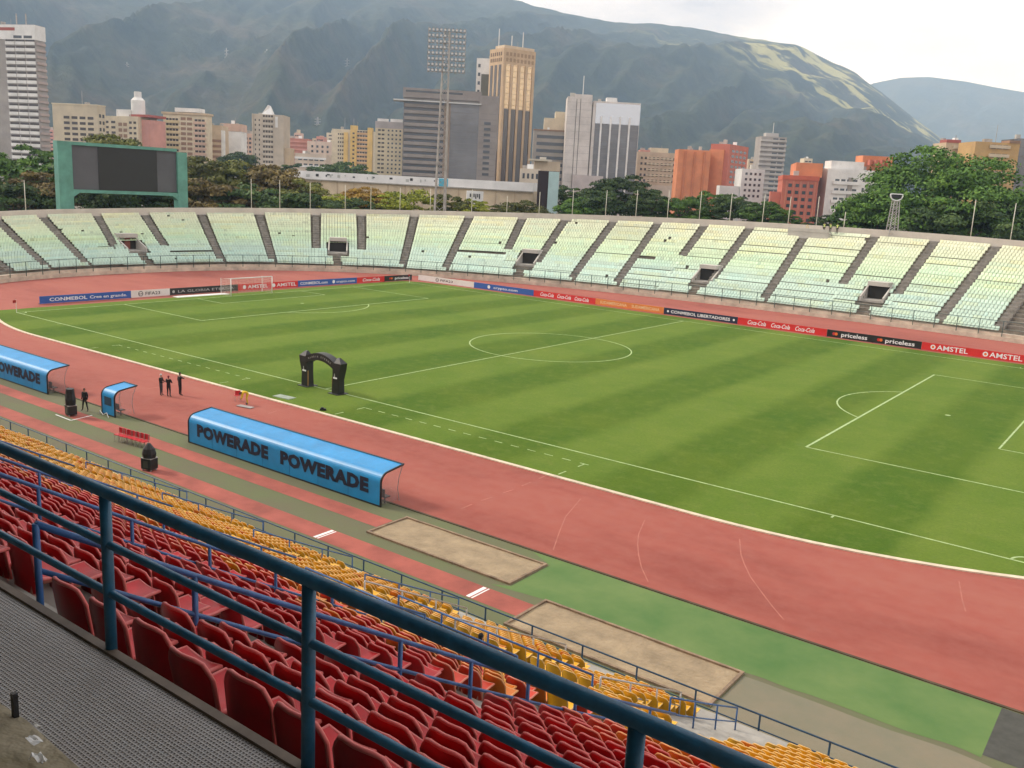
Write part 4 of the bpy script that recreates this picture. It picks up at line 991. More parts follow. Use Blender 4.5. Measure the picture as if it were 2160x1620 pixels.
# red folding chair and flat board beside the bending person
m_chair = mat('chair_red', (0.5, 0.02, 0.03), 0.5, 0.15, 3)
def chair(loc, rz, lab, grp=None):
    r = empty('chair', loc, rz, lab, 'chair', grp)
    MB().box(-.21, .21, -.21, .21, .42, .46).build('seat', m_chair, r); MB().box(-.21, .21, -.24, -.2, .5, .86).build('backrest', m_chair, r)
    for sx in (-1, 1):
        for sy in (-1, 1): MB().tube([(sx*.18, sy*.18, 0), (sx*.18, sy*.18, .415 if sy > 0 else .86)], .014, 6).build('leg', m_grey_rail, r)
    return r
chair((-1.35, -41.6, 0), R_(70), 'red chair beside the bending person in yellow')
tag(MB().box(-.7, .7, -.25, .25, 0.03, 0.06).box(-.55, -.5, -.2, .2, 0, 0.03).box(.5, .55, -.2, .2, 0, 0.03).build('equipment_board', m_grey_m, loc=(0.7, -42.4, 0), rz=R_(10)), 'flat grey board on the track below the person in yellow', 'board')
for k in range(7):
    t = k/6; chair((2.75+2.45*t, -53.95+0.3*t, 0), R_(180+random.uniform(-8, 8)), 'red chair in the row on the olive turf, %s from the left' % ordw[k], 'row of red chairs')
# monitor carts under black covers
def cart(loc, rz, lab, h, peak):
    r = empty('covered_cart', loc, rz, lab, 'cart')
    MB().box(-.36, .36, -.3, .3, 0.12, 0.75).build('case', m_black, r)
    MB().box(-.37, .37, -.31, .31, 0.75, 0.79).build('strap', m_grey_rail, r)
    cv = MB(); n = 10; V = []
    for z, s in ((0.79, 1.0), (h*0.62, 1.08), (h*0.8, 0.9), (h, 0.25 if peak else 0.8)):
        for k in range(n): a = 2*math.pi*k/n; V.append((.38*s*math.cos(a)*(1+.1*random.random()), .32*s*math.sin(a)*(1+.1*random.random()), z))
    F_ = [(j*n+k, j*n+(k+1)%n, (j+1)*n+(k+1)%n, (j+1)*n+k) for j in range(3) for k in range(n)]+[tuple(range(3*n, 4*n))]
    cv.add(V, F_).build('cover', m_black, r)
    for sx in (-1, 1):
        for sy in (-1, 1): MB().tube([(sx*.28-.03, sy*.22, .06), (sx*.28+.03, sy*.22, .06)], .06, 8).build('wheel', m_grey_m, r)
    MB().box(-.2, .16, -.315, -.305, .2, .62).build('label_panel', mat('panel_grey', (0.05, 0.05, 0.045), 0.4), r)
    return r
cart((9.4, -55.95, 0), R_(15), 'black covered cart with pointed top at the end of the red chairs', 1.66, True)
cart((-5.2, -52.85, 0), R_(-10), 'tall black covered monitor cart inside the white floor marks', 1.95, False)
tag(MB().box(-.22, .22, -.12, .12, 0, .16).box(-.16, .05, -.08, .08, .16, .24).build('equipment_bag', m_black, loc=(5.35, -38.75, 0.006), rz=R_(35)), 'small black bag on the grass beside the kerb', 'bag')
tag(MB().box(-.9, .9, -.45, .45, 0.008, 0.03).box(-.85, -.05, -.4, .4, .03, .045).box(.05, .85, -.4, .4, .03, .045).build('hatch_cover', mat('hatch_metal', (0.28, 0.33, 0.26), 0.6, 0.2, 2), loc=(0.05, -38.1, 0), rz=R_(5)), 'grey green hatch cover in the grass near the arch', 'hatch')
tag(MB().box(-.05, 1.2, -4.2, 4.2, 0.01, 0.05).box(0.1, 1.0, -3.6, 3.4, .05, .09).build('folded_banner', m_white, loc=(-56.2, -6.6, 0), rz=R_(-2)), 'white folded banner lying on the ground before the black end board', 'banner')

# inflatable arch at the halfway line
m_arch = mat('arch_fabric', (0.010, 0.009, 0.009), 0.45, 0.3, 2, coord='obj'); m_gold = mat('arch_gold', (0.28, 0.16, 0.05), 0.5)
ar = empty('entrance_arch', (-0.05, -33.95, 0), R_(-2), 'black inflatable arch standing on the near touchline', 'arch')
for s in (-1, 1):
    nm = 'pillar'; q = [(s*1.95, 0.0), (s*1.97, 1.2), (s*2.1, 2.1), (s*2.22, 2.6), (s*2.05, 3.02)]; wd = [0.40, 0.37, 0.44, 0.42, 0.1]
    V = []; 
    for (x, z), w in zip(q, wd):
        for dx, dy in ((-1,-1),(1,-1),(1,1),(-1,1)): V.append((x+dx*w, dy*w*0.85, z))
    MB().add(V, [(j*4+k, j*4+(k+1)%4, (j+1)*4+(k+1)%4, (j+1)*4+k) for j in range(4) for k in range(4)]+[(3,2,1,0),(16,17,18,19)]).build(nm, m_arch, ar)
    MB().box(s*1.97-.22, s*1.97+.22, -.37, -.33, 1.30, 1.42).build('emblem', t_w, ar)
    MB().add([(s*1.97-.06,-.41,1.44),(s*1.97+.06,-.41,1.44),(s*1.97+.03,-.43,1.75),(s*1.97-.03,-.43,1.75)], [(0,1,2,3)]).build('emblem', t_grey, ar)
    MB().box(s*1.555-.01, s*1.555+.01, -.33, -.22, 0.06, 1.4).build('gold_edge', m_gold, ar)
    MB().box(s*1.95-.62, s*1.95+.62, -.6, .6, 0.0, 0.05).build('base_mat', m_black, ar)
V = []; n = 14
for i in range(n+1):
    t = -1+2*i/n; x = 1.75*t; zc = 2.32+0.5*(1-t*t); hh = 0.30
    for dy, dz in ((-.36, -hh), (.36, -hh), (.36, hh), (-.36, hh)): V.append((x, dy, zc+dz))
MB().add(V, [(j*4+k, j*4+(k+1)%4, (j+1)*4+(k+1)%4, (j+1)*4+k) for j in range(n) for k in range(4)]).build('span', m_arch, ar)
for i, ch in enumerate('GLORIA ETERNA'):
    if ch == ' ': continue
    t = -0.78+1.56*i/12; x = 1.75*t; zc = 2.32+0.5*(1-t*t); a = math.atan(-2*0.5*t/1.75)
    lettering(ch, 0.22, t_grey, ar, Matrix.Translation((x, -0.375, zc)) @ Matrix.Rotation(-a, 4, 'Y') @ Matrix.Rotation(math.pi/2, 4, 'X'))

# ------------------------------------------------------------------ scoreboard, floodlight mast, lattice mast, camera platform
m_teal = mat('teal_paint', (0.10, 0.27, 0.21), 0.5, 0.2, 0.5); m_scr = mat('screen_black', (0.012, 0.012, 0.010), 0.35); m_scrg = mat('screen_panel_grey', (0.085, 0.085, 0.09), 0.6, 0.1, 0.3)
th0 = parapet_px(268); 
A = np.array(parapet_at(parapet_px(137), 1.2)[:3]); B = np.array(parapet_at(parapet_px(399), 1.2)[:3]); d = B-A; L = math.hypot(d[0], d[1]); rz = math.atan2(d[1], d[0])
def zat(px, py, P): d_ = ray(px, py); t = ((P[:2]-CAM[:2])@d_[:2])/(d_[:2]@d_[:2]); return (CAM+t*d_)[2]
zt = zat(150, 298, A); zb = zat(150, 402, A); zbase = 5.0
sc = empty('scoreboard', (A[0], A[1], 0), rz, 'teal framed scoreboard with a dark blank screen above the far stand', 'scoreboard')
MB().box(-0.1, 2.3, 0, 1.6, 0, zt).build('left_pillar', m_teal, sc); MB().box(L-1.9, L+0.1, 0, 1.6, 0, zt-0.6).build('right_pillar', m_teal, sc)
MB().box(2.3, L-1.9, 0.1, 1.5, zt-0.55, zt).build('top_beam', m_teal, sc)
MB().add([(2.3,0.1,zb+.2),(L-1.9,0.1,zb+.1),(L-1.9,0.1,zb-1.2),(L-3.0,0.1,zb-.45),(3.4,0.1,zb-.35),(2.3,0.1,zb-1.1),(2.3,1.5,zb+.2),(L-1.9,1.5,zb+.1),(L-1.9,1.5,zb-1.2),(L-3.0,1.5,zb-.45),(3.4,1.5,zb-.35),(2.3,1.5,zb-1.1)], [(5,4,3,2,1,0),(6,7,8,9,10,11)]+[((i+1)%6,6+(i+1)%6,6+i,i) for i in range(6)]).build('bottom_beam', m_teal, sc)
W0, W1 = 2.3, L-1.9; a_, b_ = W0+(W1-W0)*0.24, W0+(W1-W0)*0.80
MB().box(W0, a_, 0.45, 0.6, zb+.2, zt-.55).build('panel', m_scrg, sc); MB().box(b_, W1, 0.45, 0.6, zb+.2, zt-.55).build('panel', m_scrg, sc)
MB().box(a_, b_, 0.35, 0.62, zb+.2, zt-.55).build('screen', m_scr, sc)
MB().box(W0, W1, 0.63, 1.3, zb+.2, zt-.55).build('back_box', m_teal, sc)

m_steel = mat('galvanised_steel', (0.36, 0.33, 0.30), 0.5, 0.25, 0.8, metal=0.3); m_lampg = mat('lamp_glass', (0.42, 0.41, 0.39), 0.2, metal=0.5)
FB = np.array(parapet_at(parapet_px(923), 3.5)[:3]); fl = empty('floodlight_mast', (FB[0], FB[1], 0), YAW*-1 if False else math.atan2(-_r[1], _r[0])*-1, 'tall lattice floodlight mast with banks of lamps behind the far stand', 'floodlight mast')
fl.rotation_euler = (0, 0, math.atan2(CR[1], CR[0]))
ztop = zat(936, 62, FB); zlo = zat(936, 152, FB)
legs = [(-1.6, 0), (0.7, -0.5), (0.9, 1.2)]
for (x, y), (tx, ty) in zip(legs, ((-0.55, 0), (0.55, -0.3), (0.4, 0.7))): MB().tube([(x, y, 0), (tx, ty, ztop-0.5)], [0.26, 0.18], 8).build('leg', m_steel, fl)
n = 26
for i in range(n):
    z0_, z1_ = ztop*i/n, ztop*(i+1)/n
    f_ = lambda k, z: Vector((legs[k][0]+(((-0.55, 0.55, 0.4)[k])-legs[k][0])*z/ztop, legs[k][1]+(((0, -0.3, 0.7)[k])-legs[k][1])*z/ztop, z))
    for a, b_ in ((0, 1), (1, 2), (2, 0)):
        MB().tube([f_(a, z0_), f_(b_, z1_)] if i % 2 else [f_(b_, z0_), f_(a, z1_)], 0.05, 4).build('brace', m_steel, fl)
fw_ = 77*190/FPX/2; rows_ = 8; hh = ztop-zlo
lm = MB(); lm.tube([(0,-.25,0),(0,-.05,0)], [0.34, 0.2], 9); lm.add([(0.26*math.cos(k*.698), -.262, .26*math.sin(k*.698)) for k in range(9)], [tuple(range(9))], 1); lampme = lm.build('lamp', [mat('lamp_housing', (0.10, 0.095, 0.09), 0.5), m_lampg], fl).data; bpy.data.objects.remove(bpy.data.objects['lamp'])
for j in range(rows_):
    z = zlo+0.3+hh*0.95*j/(rows_-1)
    MB().box(-fw_, fw_, -0.08, 0.08, z-0.38, z-0.28).build('lamp_bar', m_steel, fl)
    for k in range(10):
        x = -fw_+0.25+(2*fw_-0.5)*k/9; put('lamp', lampme, fl, (x, -0.1, z))
for x in (-fw_, -fw_/2, fw_/2, fw_): MB().box(x-.05, x+.05, -.05, .05, zlo-.2, ztop+.3).build('frame_upright', m_steel, fl)
# small lattice mast at the right
q = parapet_px(1880); x, y, z, nx, ny = parapet_at(q, 0.6)
lm_ = empty('lattice_mast', (x, y, z-1.0), math.atan2(CR[1], CR[0]), 'short grey lattice mast with a ring head before the big tree', 'mast')
for sx in (-1, 1):
    for sy in (-1, 1): MB().tube([(sx*.75, sy*.75, 0), (sx*.45, sy*.45, 6.0)], .08, 6).build('leg', m_grey_rail, lm_)
for i in range(7):
    z0_, z1_ = 6.0*i/7, 6.0*(i+1)/7; w0, w1 = .75-.3*i/7, .75-.3*(i+1)/7
    for sy in (-1, 1):
        MB().tube([(-w0, sy*w0, z0_), (w1, sy*w1, z1_)], .045, 4).build('brace', m_grey_rail, lm_); MB().tube([(w0, sy*w0, z0_), (-w1, sy*w1, z1_)], .045, 4).build('brace', m_grey_rail, lm_)
MB().tube([(1.05*math.cos(a), 0, 6.9+.9*math.sin(a)) for a in np.linspace(math.pi*0.95, math.pi*2.05, 13)]+[(-1.05*0.98, 0, 7.04)], .11, 6).build('ring', m_white, lm_)
MB().box(-.8, .8, -.1, .1, 6.35, 7.0).build('head_box', m_black, lm_)
# camera platform at the top of the far stand with three stewards
th_ = (parapet_px(1690)+parapet_px(1745))/2; d_ = dtop(th_); x, y, nx, ny = bowl(th_, d_-1.6); zt_ = Z0+RAKE*d_-0.42
pf = empty('camera_platform', (x, y, zt_-1.0), math.atan2(ny, nx)-math.pi/2, 'grey concrete platform jutting from the top row of the far stand', 'platform')
MB().box(-3.6, 3.6, -0.9, 1.55, 0, 1.15).build('slab', m_conc_l, pf); MB().box(-3.6, 3.6, -0.95, -0.75, 1.15, 1.75).build('front_wall', m_conc_l, pf)
mv = Matrix.Rotation(pf.rotation_euler[2], 3, 'Z')
for k, (dx, lab) in enumerate(((2.2, 'left'), (3.3, 'middle'), (4.5, 'right'))):
    p = mv @ Vector((dx, 0.9, 0)); person('steward in pale hi-vis vest, %s of three on the rim of the far stand' % lab, (x+p.x, y+p.y, zt_+0.15), pf.rotation_euler[2]+R_(180+random.uniform(-30, 30)), 'stand', (0.01, 0.01, 0.012), (0.01, 0.01, 0.014), (0.05, 0.05, 0.05), 1.75, vest=(0.55, 0.62, 0.18))
p = mv @ Vector((-0.6, 0.2, 0))
tp_ = empty('yellow_tripod', (x+p.x, y+p.y, zt_+0.15), 0, 'yellow tripod stand on the camera platform', 'tripod'); m_yel = mat('tripod_yellow', (0.6, 0.4, 0.03), 0.5)
for k in range(3): a = 2*math.pi*k/3+.3; MB().tube([(0,0,1.3),(.55*math.cos(a),.55*math.sin(a),0)], .035, 6).build('leg', m_yel, tp_)
MB().box(-.15,.15,-.1,.25,1.3,1.6).build('head', m_black, tp_)
# ------------------------------------------------------------------ mountains
def az_of(px, py=300):
    d = ray(px, py); return math.atan2(d[0], d[1])
def elev(px, py): d = ray(px, py); return d[2]/math.hypot(d[0], d[1])
ridge = [(-900,-90),(-500,-80),(0,-70),(400,-60),(800,-45),(1060,-8),(1130,14),(1200,30),(1300,46),(1440,56),(1600,82),(1680,94),(1720,116),(1800,152),(1860,194),(1900,226),(1960,272),(2010,312),(2080,350),(2200,390),(2600,420)]
RA = np.array([az_of(x, y) for x, y in ridge]); RE = np.array([elev(x, y) for x, y in ridge])
RNGE = 5600.0
def fbm(x, y, o=5, ridged=False):
    v = 0; a = 0.5; f = 1.0
    for _ in range(o):
        n_ = mnoise.noise((x*f, y*f, 3.7))
        v += a*((1-abs(n_)*2) if ridged else n_); a *= 0.5; f *= 2.03
    return v
NA, NRr = 420, 110; V = []; az0, az1 = az_of(-900), az_of(2650)
for j in range(NRr):
    tr_ = (j/(NRr-1)); r = 1350+(RNGE-1350)*tr_**0.9
    for i in range(NA):
        az = az0+(az1-az0)*i/(NA-1)
        t = (r-1350)/(RNGE-1350)
        H = max(0.0, float(np.interp(az, RA, RE)))*RNGE+17.6
        warp = az*8.5 + (1-t)*2.4 + 0.7*fbm(az*5, t*2.2, 4)
        rg = fbm(warp, t*1.1, 4, True)                 # spurs running down the slope
        base = t**1.25
        env = math.sin(math.pi*min(1, t))**0.8
        h = H*(base + env*0.26*(rg-0.35)) + env*30*fbm(az*60, t*12, 4)
        if t < 0.25: h *= (t/0.25)**0.6 if t > 0 else 0
        if j == NRr-1: h = H*(1.0+0.02*fbm(az*40, 0.5, 5))
        V.append((CAM[0]+r*math.sin(az), CAM[1]+r*math.cos(az), max(-5, h)))
Fm = np.array([(j*NA+i, j*NA+i+1, (j+1)*NA+i+1, (j+1)*NA+i) for j in range(NRr-1) for i in range(NA-1)])
m_mtn = mat('mountain_forest', (0.05, 0.06, 0.03), 0.95)
nt = m_mtn.node_tree; b = nt.nodes['Principled BSDF']; b.inputs['Specular IOR Level'].default_value = 0.1
geo = nt.nodes.new('ShaderNodeNewGeometry')
c = ramp(nt, tnoise(nt, geo.outputs['Position'], 0.0022, 8, 0.7), (0.36, (0.018, 0.030, 0.018)), (0.52, (0.040, 0.050, 0.026)), (0.66, (0.085, 0.072, 0.045)))
c2 = ramp(nt, tnoise(nt, geo.outputs['Position'], 0.02, 6, 0.75), (0.3, (0.45, 0.45, 0.45)), (0.7, (1.35, 1.35, 1.35)))
c = mixc(nt, 1.0, c, c2, 'MULTIPLY')
# sun patches on the right flank, painted into the colour as pale yellow-green
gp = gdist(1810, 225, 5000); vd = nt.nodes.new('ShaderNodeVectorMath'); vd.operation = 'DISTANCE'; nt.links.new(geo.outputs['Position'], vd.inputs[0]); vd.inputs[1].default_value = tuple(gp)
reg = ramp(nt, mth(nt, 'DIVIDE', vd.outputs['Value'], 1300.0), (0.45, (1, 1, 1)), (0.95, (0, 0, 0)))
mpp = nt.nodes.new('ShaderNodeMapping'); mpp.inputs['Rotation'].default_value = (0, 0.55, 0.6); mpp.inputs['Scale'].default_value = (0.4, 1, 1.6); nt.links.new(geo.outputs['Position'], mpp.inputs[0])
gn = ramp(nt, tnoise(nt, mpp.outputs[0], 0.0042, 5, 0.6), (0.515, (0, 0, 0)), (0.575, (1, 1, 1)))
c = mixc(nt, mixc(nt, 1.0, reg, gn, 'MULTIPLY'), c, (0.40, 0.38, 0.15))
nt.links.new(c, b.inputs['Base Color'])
bm1 = nt.nodes.new('ShaderNodeBump'); bm1.inputs['Strength'].default_value = 0.7; bm1.inputs['Distance'].default_value = 25; nt.links.new(tnoise(nt, geo.outputs['Position'], 0.012, 7, 0.7), bm1.inputs['Height']); nt.links.new(bm1.outputs[0], b.inputs['Normal'])
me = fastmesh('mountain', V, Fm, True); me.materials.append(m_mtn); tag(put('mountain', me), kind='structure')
ridge2 = [(1500,330),(1700,250),(1840,172),(1900,160),(1960,158),(2040,168),(2100,180),(2160,190),(2300,215),(2700,260)]
A2 = np.array([az_of(x, y) for x, y in ridge2]); E2 = np.array([elev(x, y) for x, y in ridge2])
V = []; NA2, NR2 = 120, 40; a0, a1 = az_of(1500), az_of(2690)
for j in range(NR2):
    t = j/(NR2-1); r = 6200+3600*t
    for i in range(NA2):
        az = a0+(a1-a0)*i/(NA2-1); H = float(np.interp(az, A2, E2))*9800
        h = H*(t**1.1+0.12*math.sin(math.pi*t)*(fbm(az*26+(1-t)*2.2, t, 5, True)-.35))
        V.append((CAM[0]+r*math.sin(az), CAM[1]+r*math.cos(az), max(-5, h if j < NR2-1 else H)))
me = fastmesh('distant_mountain', V, np.array([(j*NA2+i, j*NA2+i+1, (j+1)*NA2+i+1, (j+1)*NA2+i) for j in range(NR2-1) for i in range(NA2-1)]), True)
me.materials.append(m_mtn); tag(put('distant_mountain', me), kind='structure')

# ------------------------------------------------------------------ buildings
m_win = mat('window_glass', (0.035, 0.038, 0.042), 0.12, spec=0.8); m_win2 = mat('window_brown', (0.06, 0.045, 0.035), 0.2)
def wallm(n, c, v=0.14): return MATS.get(n) or mat(n, c, 0.85, v, 0.16, detail=7)
class Bld:
    def __init__(s, name, lab, xl, xr, yt, D, xs=None, side='R', yaw=0.0, depth=14, wall=None, cat='building', group=None, ycol=None):
        # front face spans image columns xl..xr at distance D; a side face reaches column xs
        px_c = xr if side == 'R' else xl
        K = gdist(px_c, yt, D); s.h = K[2]
        rz = math.atan2(CR[1], CR[0])+R_(yaw); ex = np.array((math.cos(rz), math.sin(rz))); ey = np.array((-ex[1], ex[0]))
        def hit(px, e):                                # distance along e from K to the sight column px
            d_ = ray(px, yt)[:2]; A_ = np.array(((e[0], -d_[0]), (e[1], -d_[1]))); sol = np.linalg.solve(A_, CAM[:2]-K[:2]); return sol[0]
        s.w = abs(hit(xl if side == 'R' else xr, ex)); s.d = abs(hit(xs, ey)) if xs is not None else depth
        s.d = min(max(s.d, 4), 60)
        O = K[:2]-ex*s.w if side == 'R' else K[:2]
        s.root = empty(name, (O[0], O[1], 0), rz, lab, cat, group); s.pxm = D/FPX
        if wall is not None: MB().box(0, s.w, 0, s.d, -0.5, s.h).build('wall', wall, s.root)
        s.cache = {}
        r9 = random.Random(int(xl*7+yt))
        if wall is not None and s.w > 6 and s.d > 5 and s.h > 8 and cat == 'building':
            for q in range(r9.randint(1, 3)):
                u_ = s.w*r9.uniform(.08, .75); v_ = s.d*r9.uniform(.1, .6); MB().box(u_, u_+r9.uniform(1, 3), v_, v_+r9.uniform(1, 2.5), s.h-.1, s.h+r9.uniform(.8, 2.6)).build('roof_unit', r9.choice((m_conc, m_conc_l, m_white, m_steel)), s.root)
            if r9.random() < .5: MB().tube([(s.w*.6, s.d*.4, s.h), (s.w*.6, s.d*.4, s.h+r9.uniform(3, 7))], .1, 4).build('roof_antenna', m_steel, s.root)
    def box(s, name, m, x0, x1, y0, y1, z0, z1): return MB().box(x0, x1, y0, y1, z0, z1).build(name, m, s.root)
    def _grid(s, face, x0, x1, z0, z1, cols, rows, fw, fh, m, proud, name):
        W = {'F': s.w, 'R': s.d, 'L': s.d}[face]; X0, X1 = x0*W, x1*W
        ww, wh = (X1-X0)/cols*fw, (z1-z0)/rows*fh; key = (face, round(ww, 2), round(wh, 2), m.name, proud, name)
        for j in range(rows):
            for i in range(cols):
                u = X0+(X1-X0)*(i+.5)/cols; z = z0+(z1-z0)*(j+.5)/rows
                loc = {'F': (u, 0, z), 'R': (s.w, u, z), 'L': (0, u, z)}[face]
                if key not in s.cache:
                    mb = MB(); 
                    if face == 'F': mb.box(-ww/2, ww/2, -proud, 0.3, -wh/2, wh/2)
                    elif face == 'R': mb.box(-0.3, proud, -ww/2, ww/2, -wh/2, wh/2)
                    else: mb.box(-proud, 0.3, -ww/2, ww/2, -wh/2, wh/2)
                    s.cache[key] = mb.build(name, m, s.root, loc).data
                else: put(name, s.cache[key], s.root, loc)
    def windows(s, face, x0, x1, z0, z1, cols, rows, fw=0.6, fh=0.5, m=None, proud=0.06): s._grid(face, x0, x1, z0, z1, cols, rows, fw, fh, m or m_win, proud, 'window')
    def bands(s, face, x0, x1, z0, z1, rows, fh, m, proud=0.35, name='spandrel', cols=1, fw=1.0): s._grid(face, x0, x1, z0, z1, cols, rows, fw, fh, m, proud, name)
    def z(s, px, py):                                  # height on the front plane at a pixel
        P = np.array(s.root.location); return zat(px, py, P)
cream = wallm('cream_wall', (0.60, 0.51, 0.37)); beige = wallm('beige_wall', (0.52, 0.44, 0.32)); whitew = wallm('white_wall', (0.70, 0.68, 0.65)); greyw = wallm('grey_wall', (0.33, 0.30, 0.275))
pinkw = wallm('pink_wall', (0.55, 0.27, 0.22)); orangew = wallm('orange_brick', (0.60, 0.22, 0.10)); redw = wallm('red_brick', (0.47, 0.14, 0.09)); tanw = wallm('tan_wall', (0.52, 0.40, 0.27)); brownw = wallm('brown_wall', (0.28, 0.17, 0.11)); yelloww = wallm('yellow_wall', (0.66, 0.45, 0.16)); goldw = wallm('gold_stone', (0.52, 0.37, 0.23)); dkgrey = wallm('dark_grey_wall', (0.17, 0.155, 0.14)); redroof = wallm('red_roof', (0.36, 0.10, 0.08))
m_skyglass = mat('gold_glass', (0.62, 0.46, 0.28), 0.18, 0.15, 0.08, metal=0.75); m_dimglass = mat('brown_glass', (0.055, 0.038, 0.025), 0.12, spec=0.9); m_greyglass = mat('grey_glass', (0.16, 0.155, 0.155), 0.15, 0.2, 0.1, metal=0.3); m_silver = mat('silver_panel', (0.55, 0.56, 0.58), 0.22, metal=0.7)
# 1 white tower at the left edge
B = Bld('office_tower', 'tall white banded tower at the left picture edge', -70, 72, 52, 560, xs=93, yaw=-14, wall=greyw)
fl_ = 22; top = B.h; z0_ = top-6.6-fl_*3.25
B.bands('F', 0.56, 1.0, z0_, top-7.6, 22, 0.50, whitew, 0.5, cols=3, fw=0.93); B.bands('R', 0.08, 1.0, z0_, top-7.6, 22, 0.4, pinkw if False else wallm('rose_concrete', (0.42, 0.34, 0.31)), 0.5)  # right-face bands painted darker and pinker for its shaded side
B.windows('F', 0.56, 1.0, z0_+1.2, top-6.4, 3, 22, 0.9, 0.4, m_win2, 0.1)
B.box('crown', whitew, -0.3, B.w+0.3, -0.4, B.d+0.3, top-7.4, top-0.2); B.windows('F', 0.68, 0.98, top-7.2, top-5.0, 2, 1, 0.8, 0.6, m_win, 0.5); B.windows('F', 0.45, 0.75, top-3.4, top-1.2, 1, 1, 0.8, 0.7, redroof, 0.46)
for x in (0.35, 0.66, 0.8): MB().tube([(B.w*x, 4, top), (B.w*x, 4, top+(13 if x < .4 else 6))], 0.35, 5).build('antenna', m_steel, B.root)
# 2-10 mid-left apartment blocks
B = Bld('apartment_block', 'plain beige block with four window rows left of the domed tank', 110, 205, 223, 500, xs=222, yaw=-10, wall=beige)
B.windows('F', 0.22, 0.93, B.z(150, 300), B.z(150, 243), 4, 5, 0.72, 0.5, m_win2); B.box('parapet', cream, -.2, B.w+.2, -.2, B.d+.2, B.h, B.h+0.5); B.windows('R', .1, .9, B.h-22, B.h-3, 2, 6, .6, .5)
B = Bld('apartment_block', 'cream block with domed white water tank on its roof', 214, 290, 246, 600, xs=332, yaw=-22, wall=cream)
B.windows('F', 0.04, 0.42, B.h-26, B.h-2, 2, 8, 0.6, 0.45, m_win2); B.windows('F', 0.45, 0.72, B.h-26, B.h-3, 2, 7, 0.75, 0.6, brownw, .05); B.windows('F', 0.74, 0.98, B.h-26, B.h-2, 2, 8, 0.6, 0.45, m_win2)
B.box('penthouse', whitew, B.w*.35, B.w*.75, 2, 9, B.h, B.h+4.0); B.box('red_wing', pinkw, B.w, B.w+6, 3, B.d, 0, B.h-1.5); B.box('roof', redroof, B.w*.7, B.w+6.4, 2, B.d+.3, B.h, B.h+1.4)
MB().tube([(B.w*.82, 6, B.h+1.4), (B.w*.82, 6, B.h+9.5), (B.w*.82, 6, B.h+11), (B.w*.82, 6, B.h+11.2), (B.w*.82, 6, B.h+14.5)], [3.9, 3.9, 2.6, 2.1, 2.0], 16).build('water_tank', whitew, B.root, smooth=False)
B = Bld('apartment_block', 'cream and pink balcony block with white roof house', 344, 438, 244, 620, xs=447, yaw=-6, wall=cream)
B.bands('F', 0.04, 0.36, B.h-28, B.h-3, 8, 0.45, wallm('sand_wall', (0.58, 0.46, 0.27)), 0.6, 'balcony'); B.bands('F', 0.68, 0.96, B.h-28, B.h-3, 8, 0.45, wallm('rose_wall', (0.56, 0.38, 0.29)), 0.6, 'balcony'); B.windows('F', 0.06, 0.34, B.h-26.5, B.h-1.5, 4, 8, 0.8, 0.4, m_win2, .1); B.windows('F', 0.7, 0.94, B.h-26.5, B.h-1.5, 3, 8, 0.8, 0.4, m_win2, .1)
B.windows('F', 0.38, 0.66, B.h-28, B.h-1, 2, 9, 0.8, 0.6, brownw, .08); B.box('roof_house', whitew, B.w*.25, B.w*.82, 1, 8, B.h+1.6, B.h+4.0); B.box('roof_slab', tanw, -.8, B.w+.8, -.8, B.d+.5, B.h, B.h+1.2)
B = Bld('apartment_block', 'narrow brown banded block beside the blank white wall', 440, 468, 265, 640, wall=tanw); B.bands('F', 0, 1, B.h-28, B.h-8, 6, .5, brownw, .2, 'shaded_balcony'); B.box('stair_wall', whitew, B.w-.4, B.w+1.2, -.5, 3, 0, B.h-3)  # brown floor bands across the front
B = Bld('apartment_block', 'block with a blank white end wall and rosy top', 466, 508, 263, 660, wall=whitew); B.box('top_storey', wallm('rose_wall', (0.56, 0.38, 0.29)), -.2, B.w+.2, -.3, B.d, B.h-4.5, B.h+.3); B.windows('F', 0.02, .3, B.h-26, B.h-5, 2, 8, .5, .5)
B = Bld('apartment_block', 'low rosy block right of the blank white wall', 506, 534, 282, 700, wall=wallm('rose_wall', (0.56, 0.38, 0.29))); B.windows('F', .1, .9, B.h-20, B.h-2, 3, 6, .6, .5)
B = Bld('apartment_tower', 'beige tower with a peaked white roof house', 531, 598, 243, 560, wall=wallm('stone_tower', (0.47, 0.40, 0.32)), depth=16)
B.bands('F', 0.36, 0.66, B.h-32, B.h-1, 11, 0.34, wallm('pale_band', (0.56, 0.49, 0.40)), 0.5, 'balcony'); B.windows('F', 0.34, 0.68, B.h-30.6, B.h+.4, 4, 11, .7, .4, m_win2, .12); B.box('left_fin', wallm('stone_tower', (0.47, 0.40, 0.32)), 0.2, 1.0, -.6, 0, 0, B.h); B.box('right_panel', whitew, B.w*.74, B.w*.82, -.15, .1, B.h-7, B.h-1); B.box('right_wing', tanw, B.w*.86, B.w+3.5, 2, 12, 0, B.h-18)
B.windows('F', .05, .3, B.h-32, B.h-2, 2, 11, .3, .4, m_win2, .05)
MB().add([(B.w*.28,2,B.h),(B.w*.62,2,B.h),(B.w*.62,8,B.h),(B.w*.28,8,B.h),(B.w*.45,4,B.h+5.5),(B.w*.52,6,B.h+5.0)], [(0,1,5,4),(1,2,5),(2,3,4,5),(3,0,4)]).build('roof_peak', whitew, B.root)
B = Bld('apartment_block', 'reddish block with balconies behind the low house', 604, 650, 293, 760, wall=wallm('rose_brick', (0.42, 0.18, 0.13))); B.bands('F', .05, .95, B.h-22, B.h-1, 7, .4, pinkw, .5, 'balcony')
B = Bld('apartment_block', 'pale pinkish block with few windows left of the yellow block', 648, 702, 300, 740, wall=wallm('pale_pink', (0.60, 0.47, 0.39))); B.windows('F', .1, .9, B.h-20, B.h-2, 4, 5, .4, .5)
